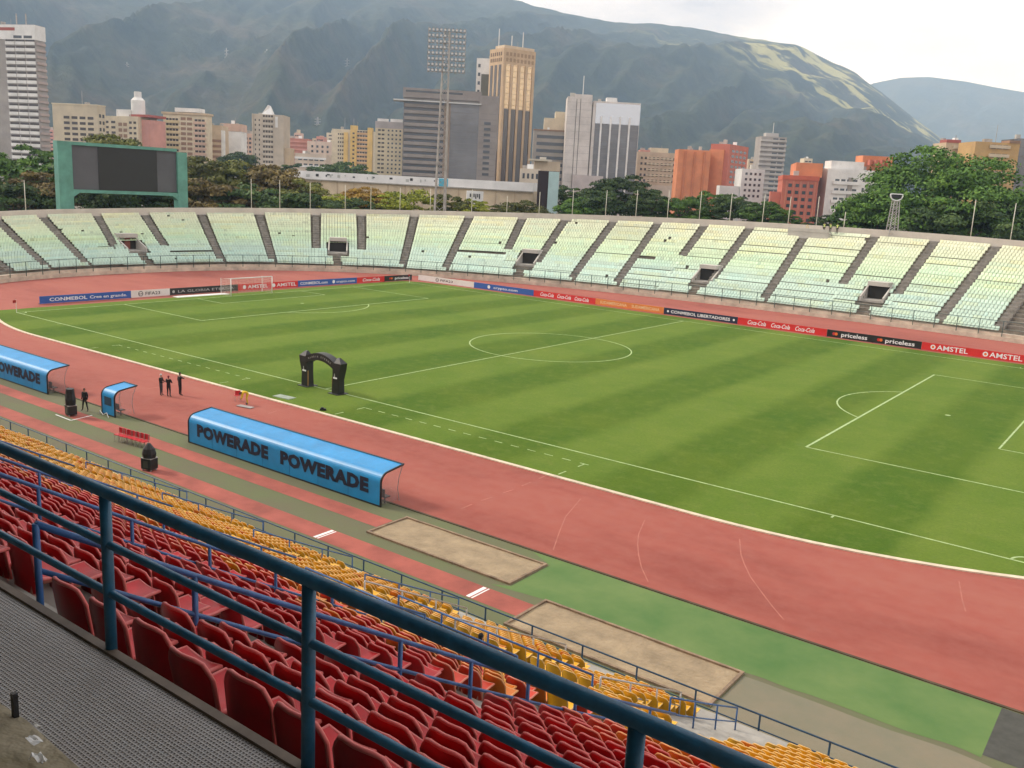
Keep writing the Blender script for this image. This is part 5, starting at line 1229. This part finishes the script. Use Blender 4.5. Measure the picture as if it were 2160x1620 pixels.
B = Bld('low_house', 'low pale house above the white stadium wall', 622, 688, 326, 470, wall=wallm('pale_house', (0.55, 0.45, 0.36))); B.windows('F', .08, .95, B.h-7, B.h-1, 5, 2, .7, .5); B.bands('F', 0, 1, B.h-8, B.h-.2, 2, .25, whitew, .4, 'ledge')
B = Bld('apartment_block', 'cream and yellow block with yellow stair towers', 700, 786, 276, 690, wall=cream)
for f0, f1, up in ((.30, .40, -2), (.46, .62, 3), (.88, 1.0, 2)): B.box('stair_tower', yelloww, B.w*f0, B.w*f1, -1.0, 4, 0, B.h+up)
B.bands('F', .62, .88, B.h-30, B.h-1, 10, .4, wallm('peach_wall', (0.60, 0.36, 0.18)), .6, 'balcony'); B.windows('F', .14, .3, B.h-30, B.h-2, 3, 10, .6, .4, m_win2, .1); B.windows('F', .62, .88, B.h-28.6, B.h+.4, 4, 10, .8, .35, m_win2, .12); B.windows('F', .5, .58, B.h-30, B.h-1, 1, 10, .6, .4, m_win2, 1.06)
for x in (.3, .52): MB().tube([(B.w*x, 3, B.h), (B.w*x, 3, B.h+8)], .15, 4).build('antenna', m_steel, B.root)
B = Bld('apartment_tower', 'pale cream tower with small square windows beside the dark office', 792, 852, 258, 560, xs=784, side='L', yaw=5, wall=wallm('ivory_wall', (0.63, 0.54, 0.38)))
B.windows('F', .08, .34, B.h-34, B.h-3, 2, 13, .75, .42, m_win2, .05); B.windows('F', .4, .95, B.h-34, B.h-3, 4, 13, .45, .42, m_win, .05); B.box('roof_storey', wallm('lilac_grey', (0.42, 0.38, 0.37)), -.1, B.w+.1, -.1, B.d, B.h-3, B.h+.8); B.box('roof_box', whitew, 1, B.w*.45, 2, 6, B.h+.8, B.h+2.4); B.box('roof_box', whitew, B.w*.52, B.w*.95, 2, 6, B.h+.8, B.h+2.6)
# 11 grey office complex with horizontal slats
B = Bld('office_building', 'dark grey office block with striped front behind the floodlight mast', 852, 1052, 194, 520, xs=843, side='L', yaw=4, wall=wallm('slate_grey', (0.20, 0.18, 0.165)))
h = B.h; W = B.w
B.box('attic', wallm('taupe_wall', (0.27, 0.235, 0.215)), -.4, W*.82, -.5, 10, h-2.5, h+2.4); B.box('attic_slot', m_win, 1.0, W*.62, -.56, -.4, h+.2, h+1.2)
B.bands('F', 0.01, 0.43, h-44.5, h-5.0, 12, .52, wallm('taupe_wall', (0.27, 0.235, 0.215)), .8); B.windows('F', .01, .43, h-43.3, h-3.6, 1, 12, 1.0, .42, m_win, .1)
B.box('stair_core', wallm('brown_core', (0.24, 0.18, 0.135)), W*.43, W*.5, -1.2, 2, 0, h-3); B.box('curtain_wall', m_greyglass, W*.5, W*.80, -.9, .5, 0, h-4.4)
for k in range(13): B.box('curtain_joint', dkgrey, W*.5, W*.80, -.96, -.9, h-6-k*3.2, h-5.86-k*3.2)
B.box('right_wing', wallm('taupe_wall', (0.27, 0.235, 0.215)), W*.80, W*1.0, -1.0, 8, 0, h+.5); 
for k in range(12): B.box('wing_line', dkgrey, W*.81, W*.99, -1.06, -1.0, h-9-k*3.0, h-8.8-k*3.0)
B.cache = {}; 
for k in range(10): B.box('window', m_win, W*.86, W*.93, -1.12, -1.07, h-14.6-k*3.0, h-13.2-k*3.0)
B.box('canopy', wallm('canopy_white', (0.55, 0.54, 0.52)), -5.5, W*.82, -2.6, 6, h-4.6, h-3.9)
# 12 white house behind, 13 gold tower
B = Bld('apartment_tower', 'white and dark tower just left of the gold tower', 1006, 1040, 124, 640, wall=whitew, depth=10); B.box('dark_panel', wallm('olive_panel', (0.13, 0.125, 0.095)), B.w*.32, B.w, -.5, 1, B.h-30, B.h-10); B.windows('F', .05, .3, B.h-24, B.h-2, 1, 4, .6, .4)
B = Bld('office_tower', 'tall gold and brown tower with two grid storeys on top', 1063, 1131, 100, 600, xs=1034, side='L', yaw=33, wall=goldw)
h = B.h; W = B.w; D_ = B.d; zs = B.z(1070, 228)
for k in range(4):
    x0, x1 = W*(.09+.225*k), W*(.27+.225*k); B.box('glass_strip', m_skyglass, x0, x1, -.15, .1, zs, h-9.5); B.box('glass_strip', m_dimglass, x0, x1, -.15, .1, 2, zs-.4)  # bright sky reflection above, dark reflection below, painted as two glass colours
    for q in range(9): B.box('mullion', wallm('mullion_bronze', (0.32, 0.22, 0.13)), x0, x1, -.2, -.15, zs+2+q*3.4, zs+2.2+q*3.4)
for k in range(5): B.box('pier', goldw, W*(.0+.225*k)+.1, W*(.0+.225*k)+.1+W*.06, -.7, .3, 0, h-9)
B.windows('F', .06, .97, h-8.6, h-1.6, 8, 2, .6, .62, wallm('niche_tan', (0.33, 0.22, 0.13)), .08); B.windows('L', .08, .95, h-8.6, h-1.6, 6, 2, .6, .62, wallm('niche_brown', (0.16, 0.10, 0.06)), .08)  # niche shade painted in, darker on the left face
for k in range(3): B.box('side_strip', m_dimglass, -.15, .1, D_*(.12+.3*k), D_*(.30+.3*k), 2, h-9.8)
B.box('roof_house', wallm('roof_cream', (0.6, 0.47, 0.33)), 1.0, W-.5, 1, D_*.7, h, h+1.8)
for x, hh_ in ((.05, 12), (.45, 9), (.8, 12)): MB().tube([(W*x, D_*.5, h), (W*x, D_*.5, h+hh_)], .3, 5).build('antenna', whitew, B.root)
# 14 banded block, 15 white and glass tower
B = Bld('office_building', 'banded grey office between the gold tower and the white tower', 1126, 1198, 276, 560, wall=wallm('warm_grey', (0.36, 0.32, 0.28)))
B.bands('F', .1, 1, B.h-34, B.h-2, 8, .45, m_win, .1, 'window_band'); B.box('step_block', cream, B.w*.3, B.w*1.0, 4, 14, B.h, B.h+7); B.box('step_block', cream, B.w*.62, B.w*1.0, 6, 16, B.h+7, B.h+11); B.box('cornice', brownw, -.2, B.w+.2, -.4, 4, B.h-.7, B.h+.1)
B = Bld('office_tower', 'white stone tower joined to a mirrored glass wing', 1198, 1250, 206, 545, wall=wallm('pearl_wall', (0.58, 0.53, 0.49)), depth=18)
h = B.h; W = B.w
for k in range(2): B.box('shadow_joint', dkgrey, W*(.36+.16*k), W*(.385+.16*k), -.12, .1, 0, h-1)  # thin dark grey vertical joints
B.box('dark_reveal', dkgrey, W, W+1.4, .5, 10, 0, h-4)
for k in range(14): B.box('floor_line', wallm('joint_grey', (0.40, 0.37, 0.35)), 0, W, -.05, 0, h-3-k*4.0, h-2.85-k*4.0)
B.box('roof_block', wallm('pearl_wall', (0.58, 0.53, 0.49)), W*.3, W, 1, 9, h, h+1.6); MB().tube([(W*.62, 4, h), (W*.62, 4, h+12)], .22, 5).build('antenna', whitew, B.root)
B = Bld('office_tower', 'mirrored glass wing with white vertical fins', 1252, 1352, 218, 548, wall=wallm('pearl_wall', (0.58, 0.53, 0.49)), depth=16)
h = B.h; W = B.w; zs = B.z(1300, 262)
B.box('glass_wall', m_greyglass, W*.06, W*.99, -.2, .1, 6, zs); B.box('silver_top', m_silver, W*.06, W*1.0, -.25, .1, zs, h-1.0)
for k in range(4): B.box('fin', whitew, W*(.17+.20*k), W*(.205+.20*k), -.8, 0, 0, zs+4)
for k in range(10): B.box('joint', dkgrey, W*.06, W*.99, -.24, -.2, zs-3-k*3.4, zs-2.88-k*3.4)
B.box('roof_block', whitew, W*.28, W*.5, 2, 8, h, h+2.4); B.box('podium', wallm('lilac_stone', (0.45, 0.39, 0.37)), -W*.35, W*.3, -4, 6, 0, B.z(1270, 372))
# 16-22 right side
B = Bld('apartment_block', 'tan block with balconies left of the orange brick tower', 1346, 1432, 324, 600, wall=wallm('sandstone', (0.50, 0.38, 0.27))); B.windows('F', .05, .95, B.h-26, B.h-2, 9, 7, .5, .42, m_win2); B.bands('F', .2, .9, B.h-26, B.h-2, 7, .2, cream, .5, 'ledge', cols=2, fw=.85); B.box('roof_house', cream, B.w*.3, B.w*.75, 2, 9, B.h, B.h+2.8); B.box('roof', pinkw, B.w*.05, B.w*.3, 1, 9, B.h, B.h+1.2); B.box('base_wing', wallm('pale_house', (0.55, 0.45, 0.36)), B.w*.3, B.w, -4, 0, 0, B.h-20)
B = Bld('brick_tower', 'plain orange brick block with vertical ribs', 1432, 1500, 318, 520, wall=orangew, depth=12)
for k in range(3): B.box('rib', wallm('brick_rib', (0.48, 0.16, 0.07)), B.w*(.18+.3*k), B.w*(.25+.3*k), -.8, 0, 0, B.h-1)
B = Bld('brick_tower', 'higher red brick tower with window rows on its right face', 1500, 1540, 304, 525, xs=1580, yaw=-35, wall=redw); B.windows('R', .1, .92, B.h-24, B.h-2, 4, 8, .7, .5, m_win, .06); B.box('orange_front', orangew, -.3, B.w*.75, -.6, 0, 0, B.h-3)  # sunlit front painted orange, shaded right face painted redder
B = Bld('apartment_block', 'stepped white block before the red brick tower', 1566, 1614, 358, 470, wall=wallm('cool_white', (0.56, 0.55, 0.53))); B.windows('F', .1, .9, B.h-14, B.h-1, 4, 5, .5, .45); B.box('lower_wing', wallm('cool_white', (0.56, 0.55, 0.53)), -B.w*.9, -.1, 1, 8, 0, B.h-8.5)
B = Bld('apartment_tower', 'grey balcony tower with antenna right of the brick tower', 1606, 1660, 290, 640, wall=wallm('concrete_tower', (0.33, 0.30, 0.275))); B.bands('F', 0, 1, B.h-46, B.h-1, 15, .45, wallm('pale_concrete', (0.44, 0.41, 0.38)), .9, 'balcony'); B.windows('F', .45, .95, B.h-44.7, B.h, 2, 15, .8, .35, m_win, .1); B.box('roof_house', wallm('pale_concrete', (0.44, 0.41, 0.38)), B.w*.2, B.w*.7, 2, 8, B.h, B.h+2.4); MB().tube([(B.w*.5, 4, B.h), (B.w*.5, 4, B.h+9)], .2, 4).build('antenna', whitew, B.root)
B = Bld('brick_block', 'red brick block with a grid of dark windows', 1652, 1728, 374, 430, xs=1745, yaw=-12, wall=redw); B.windows('F', .12, .92, 2, B.h-2.5, 4, 8, .5, .5, m_win, .05); 
for k in range(5): B.box('pier', wallm('brick_pier', (0.50, 0.19, 0.12)), B.w*(.1+.2*k), B.w*(.13+.2*k), -.5, 0, 0, B.h-2)
B.box('crown', wallm('red_crown', (0.50, 0.11, 0.06)), -.2, B.w+.2, -.4, B.d, B.h-1.6, B.h+.3); B.box('upper_block', orangew, B.w*.35, B.w+1.5, 4, B.d+4, B.h, B.h+6.0); B.box('left_wing', redw, -4.5, -.1, 2, 10, 0, B.h-7)
B = Bld('apartment_block', 'white apartment block left of the big tree', 1746, 1880, 362, 450, wall=whitew, depth=14); W = B.w; h = B.h
B.bands('F', .1, .52, 4, h-4, 6, .35, wallm('white_ledge', (0.74, 0.72, 0.69)), .7, 'balcony'); B.windows('F', .12, .5, 5, h-3.2, 4, 6, .7, .4, m_win, .1); B.box('grey_stair', wallm('stair_grey', (0.30, 0.27, 0.24)), W*.34, W*.41, -.5, .5, 0, h-3.5); B.windows('F', .55, .98, 4, h-2, 6, 6, .5, .4, m_win, .05)
B.box('roof_step', whitew, W*.08, W*.6, 3, 12, h, h+3.5); B.box('penthouse', orangew, W*.58, W*1.06, 4, 13, h, h+6.5); B.windows('F', .62, 1.0, h+2, h+5, 4, 1, .4, .8, redw, -3.96)
B = Bld('apartment_tower', 'tan tower with white balconies behind the big tree', 1996, 2046, 303, 430, wall=tanw, depth=12); B.box('roof', redroof, 0, B.w*.6, -.3, 6, B.h, B.h+1.2); B.bands('F', .3, 1, B.h-14, B.h, 4, .35, cream, .8, 'balcony')
B = Bld('apartment_tower', 'ochre brick tower rising behind the right side of the big tree', 2058, 2152, 303, 420, wall=wallm('ochre_brick', (0.46, 0.29, 0.12)), depth=14); B.windows('F', .35, .75, B.h-30, B.h, 3, 9, .8, .45, m_win, .1); B.bands('F', .32, .78, B.h-30, B.h, 9, .35, wallm('pale_ochre', (0.58, 0.46, 0.32)), .7, 'balcony'); B.box('roof', brownw, B.w*.75, B.w, -.3, 6, B.h, B.h+1.0)
B = Bld('office_tower', 'grey glass tower cut off by the right picture edge', 2150, 2230, 296, 440, wall=m_greyglass, depth=14); B.bands('F', 0, 1, 6, B.h-1, 10, .1, dkgrey, .05, 'joint')
# 23 low buildings beside the sign column
B = Bld('low_block', 'low white block with dark windows below the gold tower', 1098, 1140, 357, 360, wall=wallm('warm_white', (0.55, 0.47, 0.38))); B.windows('F', .06, .96, 2, B.h-.6, 4, 5, .5, .45, m_win, .05)
B = Bld('low_house', 'brown roofed pavilion above the dark sign column', 1128, 1182, 342, 400, wall=wallm('pavilion_tan', (0.45, 0.36, 0.26))); B.box('roof', wallm('pavilion_roof', (0.5, 0.45, 0.36)), -2.5, B.w*.5, -2.5, 8, B.h, B.h+.7)
B = Bld('sign_column', 'dark screen column with a pale turquoise side panel', 1136, 1180, 362, 250, wall=wallm('screen_maroon', (0.03, 0.018, 0.018)), depth=2, cat='sign'); B.box('side_panel', wallm('pale_turquoise', (0.42, 0.56, 0.55)), B.w*.5, B.w+.02, -.12, .2, 1.5, B.h-.1); B.box('frame', dkgrey, 0, B.w*.5, -.1, .0, B.h*.5, B.h*.53)
# 24 long white stadium wall beyond the trees
A_ = gdist(598, 358, 300); E_ = gdist(1126, 386, 262); d = E_-A_; L = math.hypot(d[0], d[1])
wl2 = empty('stadium_wall', (A_[0], A_[1], 0), math.atan2(d[1], d[0]), 'long low building with white painted parapet behind the trees', 'building')
za, zb2 = A_[2], E_[2]
def slab(name, m, x0, x1, y0, y1, f0, f1):
    zl_ = lambda x, f: (za+(zb2-za)*x/L)-f
    V = [(x0,y0,zl_(x0,f1)),(x1,y0,zl_(x1,f1)),(x1,y1,zl_(x1,f1)),(x0,y1,zl_(x0,f1)),(x0,y0,zl_(x0,f0)),(x1,y0,zl_(x1,f0)),(x1,y1,zl_(x1,f0)),(x0,y1,zl_(x0,f0))]
    return MB().add(V, [(0,3,2,1),(4,5,6,7),(0,1,5,4),(1,2,6,5),(2,3,7,6),(3,0,4,7)]).build(name, m, wl2)
slab('parapet', wallm('whitewash', (0.72, 0.70, 0.68)), 0, L, -.3, 6, 0, 2.3); slab('lower_wall', wallm('sandy_plaster', (0.55, 0.44, 0.31), .2), 0, L, .2, 5.5, 2.3, 14); slab('ledge', m_conc, 0, L, -.5, .2, 2.31, 2.6)
slab('blue_sign', wallm('sign_blue', (0.08, 0.36, 0.48)), L*.648, L*.682, -.45, -.31, .1, 2.5)
for k in range(22):
    x = L*(.03+.6*random.random()); f0 = .5+random.random()*.5; slab('graffiti_mark', t_grey if k % 3 else t_k, x, x+.25+random.random()*.8, -.36, -.31, f0, f0+.25+random.random()*.6)
for k in range(14): slab('pilaster', wallm('sandy_pilaster', (0.48, 0.37, 0.26)), L*(.02+k*.07), L*(.02+k*.07)+.3, .05, .2, 2.6, 13)
hb = gdist(985, 402, 245)
hs = empty('hoarding', (hb[0], hb[1], 0), math.atan2(CR[1], CR[0])+.3, 'white hoarding with dark lettering in front of the stadium wall', 'sign')
MB().box(0, 4.5, 0, .3, 3, hb[2]).build('panel', whitew, hs); MB().box(.3, .6, .31, .6, 0, 3).box(3.8, 4.1, .31, .6, 0, 3).build('leg', m_steel, hs)
for k in range(6): MB().box(.8+.5*k, 1.1+.5*k, -.05, -.01, hb[2]-1.6-.4*(k % 2), hb[2]-.7).build('lettering', t_k, hs)
# city filler: small far blocks on the rising ground
tints = [('cream_wall', cream), ('beige_wall', beige), ('whitew', whitew), ('pinkw', pinkw), ('tanw', tanw), ('rose', MATS['rose_wall'])]
rb = random.Random(21); cnt_ = {}
for k in range(62):
    px = rb.choice([rb.uniform(95, 340), rb.uniform(430, 720), rb.uniform(430, 720), rb.uniform(1340, 1440), rb.uniform(1570, 1760), rb.uniform(600, 700), rb.uniform(600, 760)]); D = rb.uniform(720, 1400); w = rb.uniform(14, 34)
    hor = 334+px*0.0533; yt = hor-rb.uniform(34, 92)
    near_ = min(((abs(px-q), n_) for q, n_ in ((150,'beige block'),(250,'domed tank'),(390,'balcony block'),(490,'blank white wall'),(565,'peaked tower'),(650,'low pale house'),(740,'yellow block'),(1390,'tan block'),(1590,'stepped white block'),(1690,'red brick block'))))[1]; cnt_[near_] = cnt_.get(near_, 0)+1
    B = Bld('far_block', 'small hazy far block near the %s, %s of several behind it' % (near_, NUM[min(39, cnt_[near_]-1)]), px, px+w, yt, D, wall=rb.choice(tints)[1], depth=12, group='small blocks of the far city')
    B.bands('F', .08, .92, max(3, B.h-26), B.h-1, max(3, int(min(26, B.h)/3.4)), .35, m_win2, .1, 'window_band', cols=rb.choice((1, 2, 3)), fw=.8)
    if rb.random() < .6: B.box('roof_house', rb.choice(tints)[1], B.w*.3, B.w*.7, 2, 7, B.h, B.h+rb.uniform(1.5, 4))
# slender towers on the mountain slope (pylons)
for px, py, hp in ((214, 110, 34), (478, 138, 32), (563, 138, 30), (732, 150, 24), (828, 165, 28), (670, 262, 14), (1330, 300, 20), (268, 148, 14), (1395, 290, 14), (603, 160, 12)):
    P = None
    for D in np.arange(1500, 5500, 40):
        Q = gdist(px, py, D); az = math.atan2(Q[0]-CAM[0], Q[1]-CAM[1]); t = (D-1350)/(RNGE-1350)
        h0 = max(0.0, float(np.interp(az, RA, RE)))*RNGE*(t**1.25)
        if h0 >= Q[2]: P = Q; break
    if P is None: continue
    hh_ = hp*D/FPX; pyl = empty('pylon', (P[0], P[1], P[2]-40), 0, 'faint pale pylon on the hazy mountain, %s' % {214:'right of the white tower top',478:'above the blank white wall',563:'above the peaked tower',732:'left of the dark office',828:'just left of the floodlight lamps',670:'low above the low pale house',1330:'beside the mirrored wing',268:'above the domed tank',1395:'above the tan block',603:'right above the peaked tower'}[px], 'pylon', 'pylons on the mountain')
    for sx in (-1, 1): MB().tube([(sx*5, 0, 0), (sx*1.2, 0, 40+hh_)], [1.6, 0.9], 4).build('leg', m_grey_rail, pyl)
    for zf in (.7, .8, .9): MB().box(-9, 9, -.8, .8, (40+hh_)*zf, (40+hh_)*zf+1.6).build('cross_arm', m_grey_rail, pyl)
# ------------------------------------------------------------------ trees
def leafmat(n, c1, c2, c3):
    m = bpy.data.materials.new(n); m.use_nodes = True; nt = m.node_tree; b = nt.nodes['Principled BSDF']; b.inputs['Roughness'].default_value = 0.7; b.inputs['Specular IOR Level'].default_value = 0.25
    g = nt.nodes.new('ShaderNodeNewGeometry'); oi = nt.nodes.new('ShaderNodeObjectInfo')
    c = ramp(nt, tnoise(nt, g.outputs['Position'], 0.45, 4, 0.6), (0.34, c1), (0.52, c2), (0.70, c3))
    hs = nt.nodes.new('ShaderNodeHueSaturation'); nt.links.new(c, hs.inputs['Color'])
    nt.links.new(mth(nt, 'ADD', mth(nt, 'MULTIPLY', oi.outputs['Random'], 0.55), 0.8), hs.inputs['Value']); nt.links.new(hs.outputs[0], b.inputs['Base Color'])
    return m
LM = {'g': leafmat('leaf_green', (0.031, 0.065, 0.012), (0.062, 0.132, 0.019), (0.132, 0.217, 0.034)), 'd': leafmat('leaf_dark', (0.020, 0.040, 0.012), (0.043, 0.078, 0.019), (0.085, 0.124, 0.031)),
      'o': leafmat('leaf_olive', (0.048, 0.056, 0.014), (0.110, 0.120, 0.024), (0.19, 0.18, 0.040)), 'b': leafmat('leaf_brown', (0.065, 0.048, 0.020), (0.135, 0.100, 0.032), (0.21, 0.155, 0.05)),
      'y': leafmat('leaf_lime', (0.116, 0.132, 0.016), (0.232, 0.264, 0.025), (0.388, 0.388, 0.046)), 'a': leafmat('leaf_autumn', (0.217, 0.132, 0.023), (0.403, 0.248, 0.046), (0.558, 0.388, 0.093))}
m_bark = mat('bark', (0.07, 0.05, 0.035), 0.9, 0.3, 3)
def crown(seed, ncl, nl, leaf, flat=0.75, shape='dome'):
    r = np.random.default_rng(seed); V = []; 
    cl = []
    while len(cl) < ncl:
        p = r.uniform(-1, 1, 3)
        if np.linalg.norm(p) > 1 or (shape == 'dome' and p[2] < -0.55): continue
        rad = np.linalg.norm(p)
        if rad < 0.45 and r.random() < 0.7: continue
        cl.append(p*np.array((1, 1, flat)))
    Q = []
    for c in cl:
        cr = r.uniform(0.16, 0.30); n = int(nl*r.uniform(0.7, 1.3))
        d = r.normal(size=(n, 3)); d /= np.linalg.norm(d, axis=1)[:, None]; d[:, 2] = np.abs(d[:, 2])*0.9-0.25
        P = c+d*cr*np.array((1.15, 1.15, 0.65))*(r.random((n, 1))**0.35)
        nn = d+r.normal(0, 0.5, (n, 3))+np.array((0, 0, 0.5)); nn /= np.linalg.norm(nn, axis=1)[:, None]
        a = np.cross(nn, r.normal(size=(n, 3))); a /= np.linalg.norm(a, axis=1)[:, None]; b_ = np.cross(nn, a)
        s = leaf*r.uniform(0.6, 1.3, (n, 1))
        Q.append(np.stack([P-a*s, P-b_*s*0.6, P+a*s, P+b_*s*0.6], 1))
    Q = np.concatenate(Q); V = Q.reshape(-1, 3); return V, np.arange(len(V)).reshape(-1, 4)
CR_ = {'A': crown(1, 80, 170, 0.042), 'B': crown(2, 70, 170, 0.045, 0.9), 'C': crown(3, 95, 150, 0.038, 0.6), 'D': crown(4, 60, 160, 0.048, 0.85), 'big': crown(5, 230, 230, 0.021, 0.78)}
CM = {}
def crown_me(k, c):
    if (k, c) not in CM:
        me = fastmesh('crown', *CR_[k]); me.materials.append(LM[c]); CM[(k, c)] = me
    return CM[(k, c)]
def trunk_me(seed):
    r = random.Random(seed); mb = MB(); mb.tube([(0,0,0),(.03,.02,.5),(-.02,.03,1.0)], [.055,.045,.035], 7)
    for k in range(5):
        a = k*1.26+r.random(); mb.tube([(0,0,.75+.05*k),(.22*math.cos(a),.22*math.sin(a),1.0),(.42*math.cos(a),.42*math.sin(a),1.12)], [.03,.02,.01], 5)
    return mb
TR = [trunk_me(k).build('trunk', m_bark) for k in range(3)]; TRM = [t.data for t in TR]
for t in TR: bpy.data.objects.remove(t)
def tree(px, ptop, hw, D, col, shape, lab, ztrunk=None, grp='trees behind the far stand'):
    T = gdist(px, ptop, D); H = T[2]; w = hw*D/FPX
    fl = {'A': .75, 'B': .9, 'C': .6, 'D': .85, 'big': .78}[shape]
    ch = max(w*fl*1.05, 2.0)                          # crown half height
    if H-2*ch < 0.5: ch = max(2.0, (H-0.5)/1.9)
    root = empty('tree', (T[0], T[1], 0), random.uniform(0, 6.28), lab, 'tree', grp)
    c = put('crown', crown_me(shape, col), root, (0, 0, H-ch*1.0)); c.scale = (w*1.08, w*1.08, ch/fl*1.0)
    t = put('trunk', TRM[int(px) % 3], root, (0, 0, 0)); hz = max(2.0, H-ch); t.scale = (min(hz, w)*0.9, min(hz, w)*0.9, hz)
    return root
TL = [
 (10,318,95,235,'g','A','green tree at the left picture edge, left of the scoreboard'), (75,308,70,250,'g','B','taller green tree just left of the scoreboard frame'), (100,360,62,205,'b','D','rusty brown tree low beside the left scoreboard pillar'), (20,375,70,200,'d','A','dark tree at the left edge, low behind the stand'),
 (190,330,80,215,'d','A','dark tree under the left half of the scoreboard'), (245,288,75,265,'o','C','olive treetop showing above the scoreboard'), (330,345,70,210,'o','A','olive tree under the right half of the scoreboard'), (270,375,80,200,'d','C','dark bush seen through the legs of the scoreboard'),
 (430,335,85,235,'o','C','broad olive tree just right of the scoreboard'), (510,336,85,240,'o','A','olive brown tree below the beige peaked tower'), (585,352,75,235,'b','C','orange brown tree above the second group of poles'), (640,378,55,225,'o','B','olive tree at the left end of the white stadium wall'),
 (440,375,75,205,'b','A','grey brown tree right of the scoreboard, low'), (540,385,85,205,'d','A','dark brown tree low behind the rim poles'), (660,405,45,205,'d','D','small dark tree beside the lime bush'),
 (715,408,40,215,'y','A','small lime green bush left of the autumn tree'), (765,396,48,225,'a','C','orange yellow autumn tree below the white wall'), (745,415,45,205,'d','A','dark bush below the autumn tree'), (860,396,75,230,'y','A','bright lime tree left of the floodlight mast'), (810,405,45,225,'y','B','yellow green tree between autumn tree and lime tree'),
 (950,408,45,215,'o','D','olive tree right at the floodlight mast'), (1000,420,40,215,'y','B','small lime bush right of the floodlight mast'), (1110,425,55,230,'o','C','low olive bush below the white block'), (1050,432,30,225,'o','B','low bush in front of the sandy wall'),
 (740,345,60,420,'d','C','dark tree above the white stadium wall'), (690,345,45,430,'d','A','dark tree left above the white stadium wall'), (620,345,35,440,'d','B','dark tree beside the low pale house'), (500,322,40,480,'d','C','dark tree at the foot of the blank white wall'),
 (1195,392,38,260,'d','B','dark tree right of the turquoise sign panel'), (1220,418,45,225,'g','C','low green tree right of the sign column'), (1315,366,68,240,'d','A','large dark tree below the mirrored tower'), (1270,400,45,225,'d','D','dark tree left of the large dark tree'), (1370,400,45,225,'d','B','dark tree right of the large dark tree'),
 (1440,412,48,225,'g','A','bright green tree below the tan block'), (1495,404,48,235,'g','B','green tree below the orange brick block'), (1550,412,45,225,'d','C','greyish dark tree below the white stepped block'), (1610,426,45,220,'g','C','green tree left of the red brick block'), (1655,440,30,215,'g','D','small green bush beside the red brick block'),
 (1745,452,38,225,'d','A','low dark bush left of the hi-vis stewards'), (1805,430,40,220,'g','B','green tree under the left edge of the big tree')]
for t in TL: tree(*t)
tree(2000, 316, 152, 222, 'g', 'big', 'huge spreading green tree at the right behind the stand')
tree(2135, 425, 60, 215, 'd', 'A', 'dark tree at the right picture edge beneath the huge tree')
tree(1862, 405, 60, 214, 'g', 'C', 'green tree behind the short lattice mast')
tree(2040, 420, 90, 205, 'd', 'A', 'shaded dark tree below the middle of the huge tree')  # crown in the dark leaf colour

# ------------------------------------------------------------------ haze
hm = bpy.data.materials.new('haze_air'); hm.use_nodes = True; nt = hm.node_tree; nt.nodes.clear()
out = nt.nodes.new('ShaderNodeOutputMaterial'); pv = nt.nodes.new('ShaderNodeVolumePrincipled'); nt.links.new(pv.outputs[0], out.inputs['Volume'])
pv.inputs['Color'].default_value = (0.50, 0.71, 1.0, 1); pv.inputs['Absorption Color'].default_value = (1, 1, 1, 1); pv.inputs['Density'].default_value = 0.000118; pv.inputs['Anisotropy'].default_value = 0.0
h = MB().box(-8500, 4000, -400, 9500, -1.2, 1280).build('haze', hm); tag(h, kind='stuff')
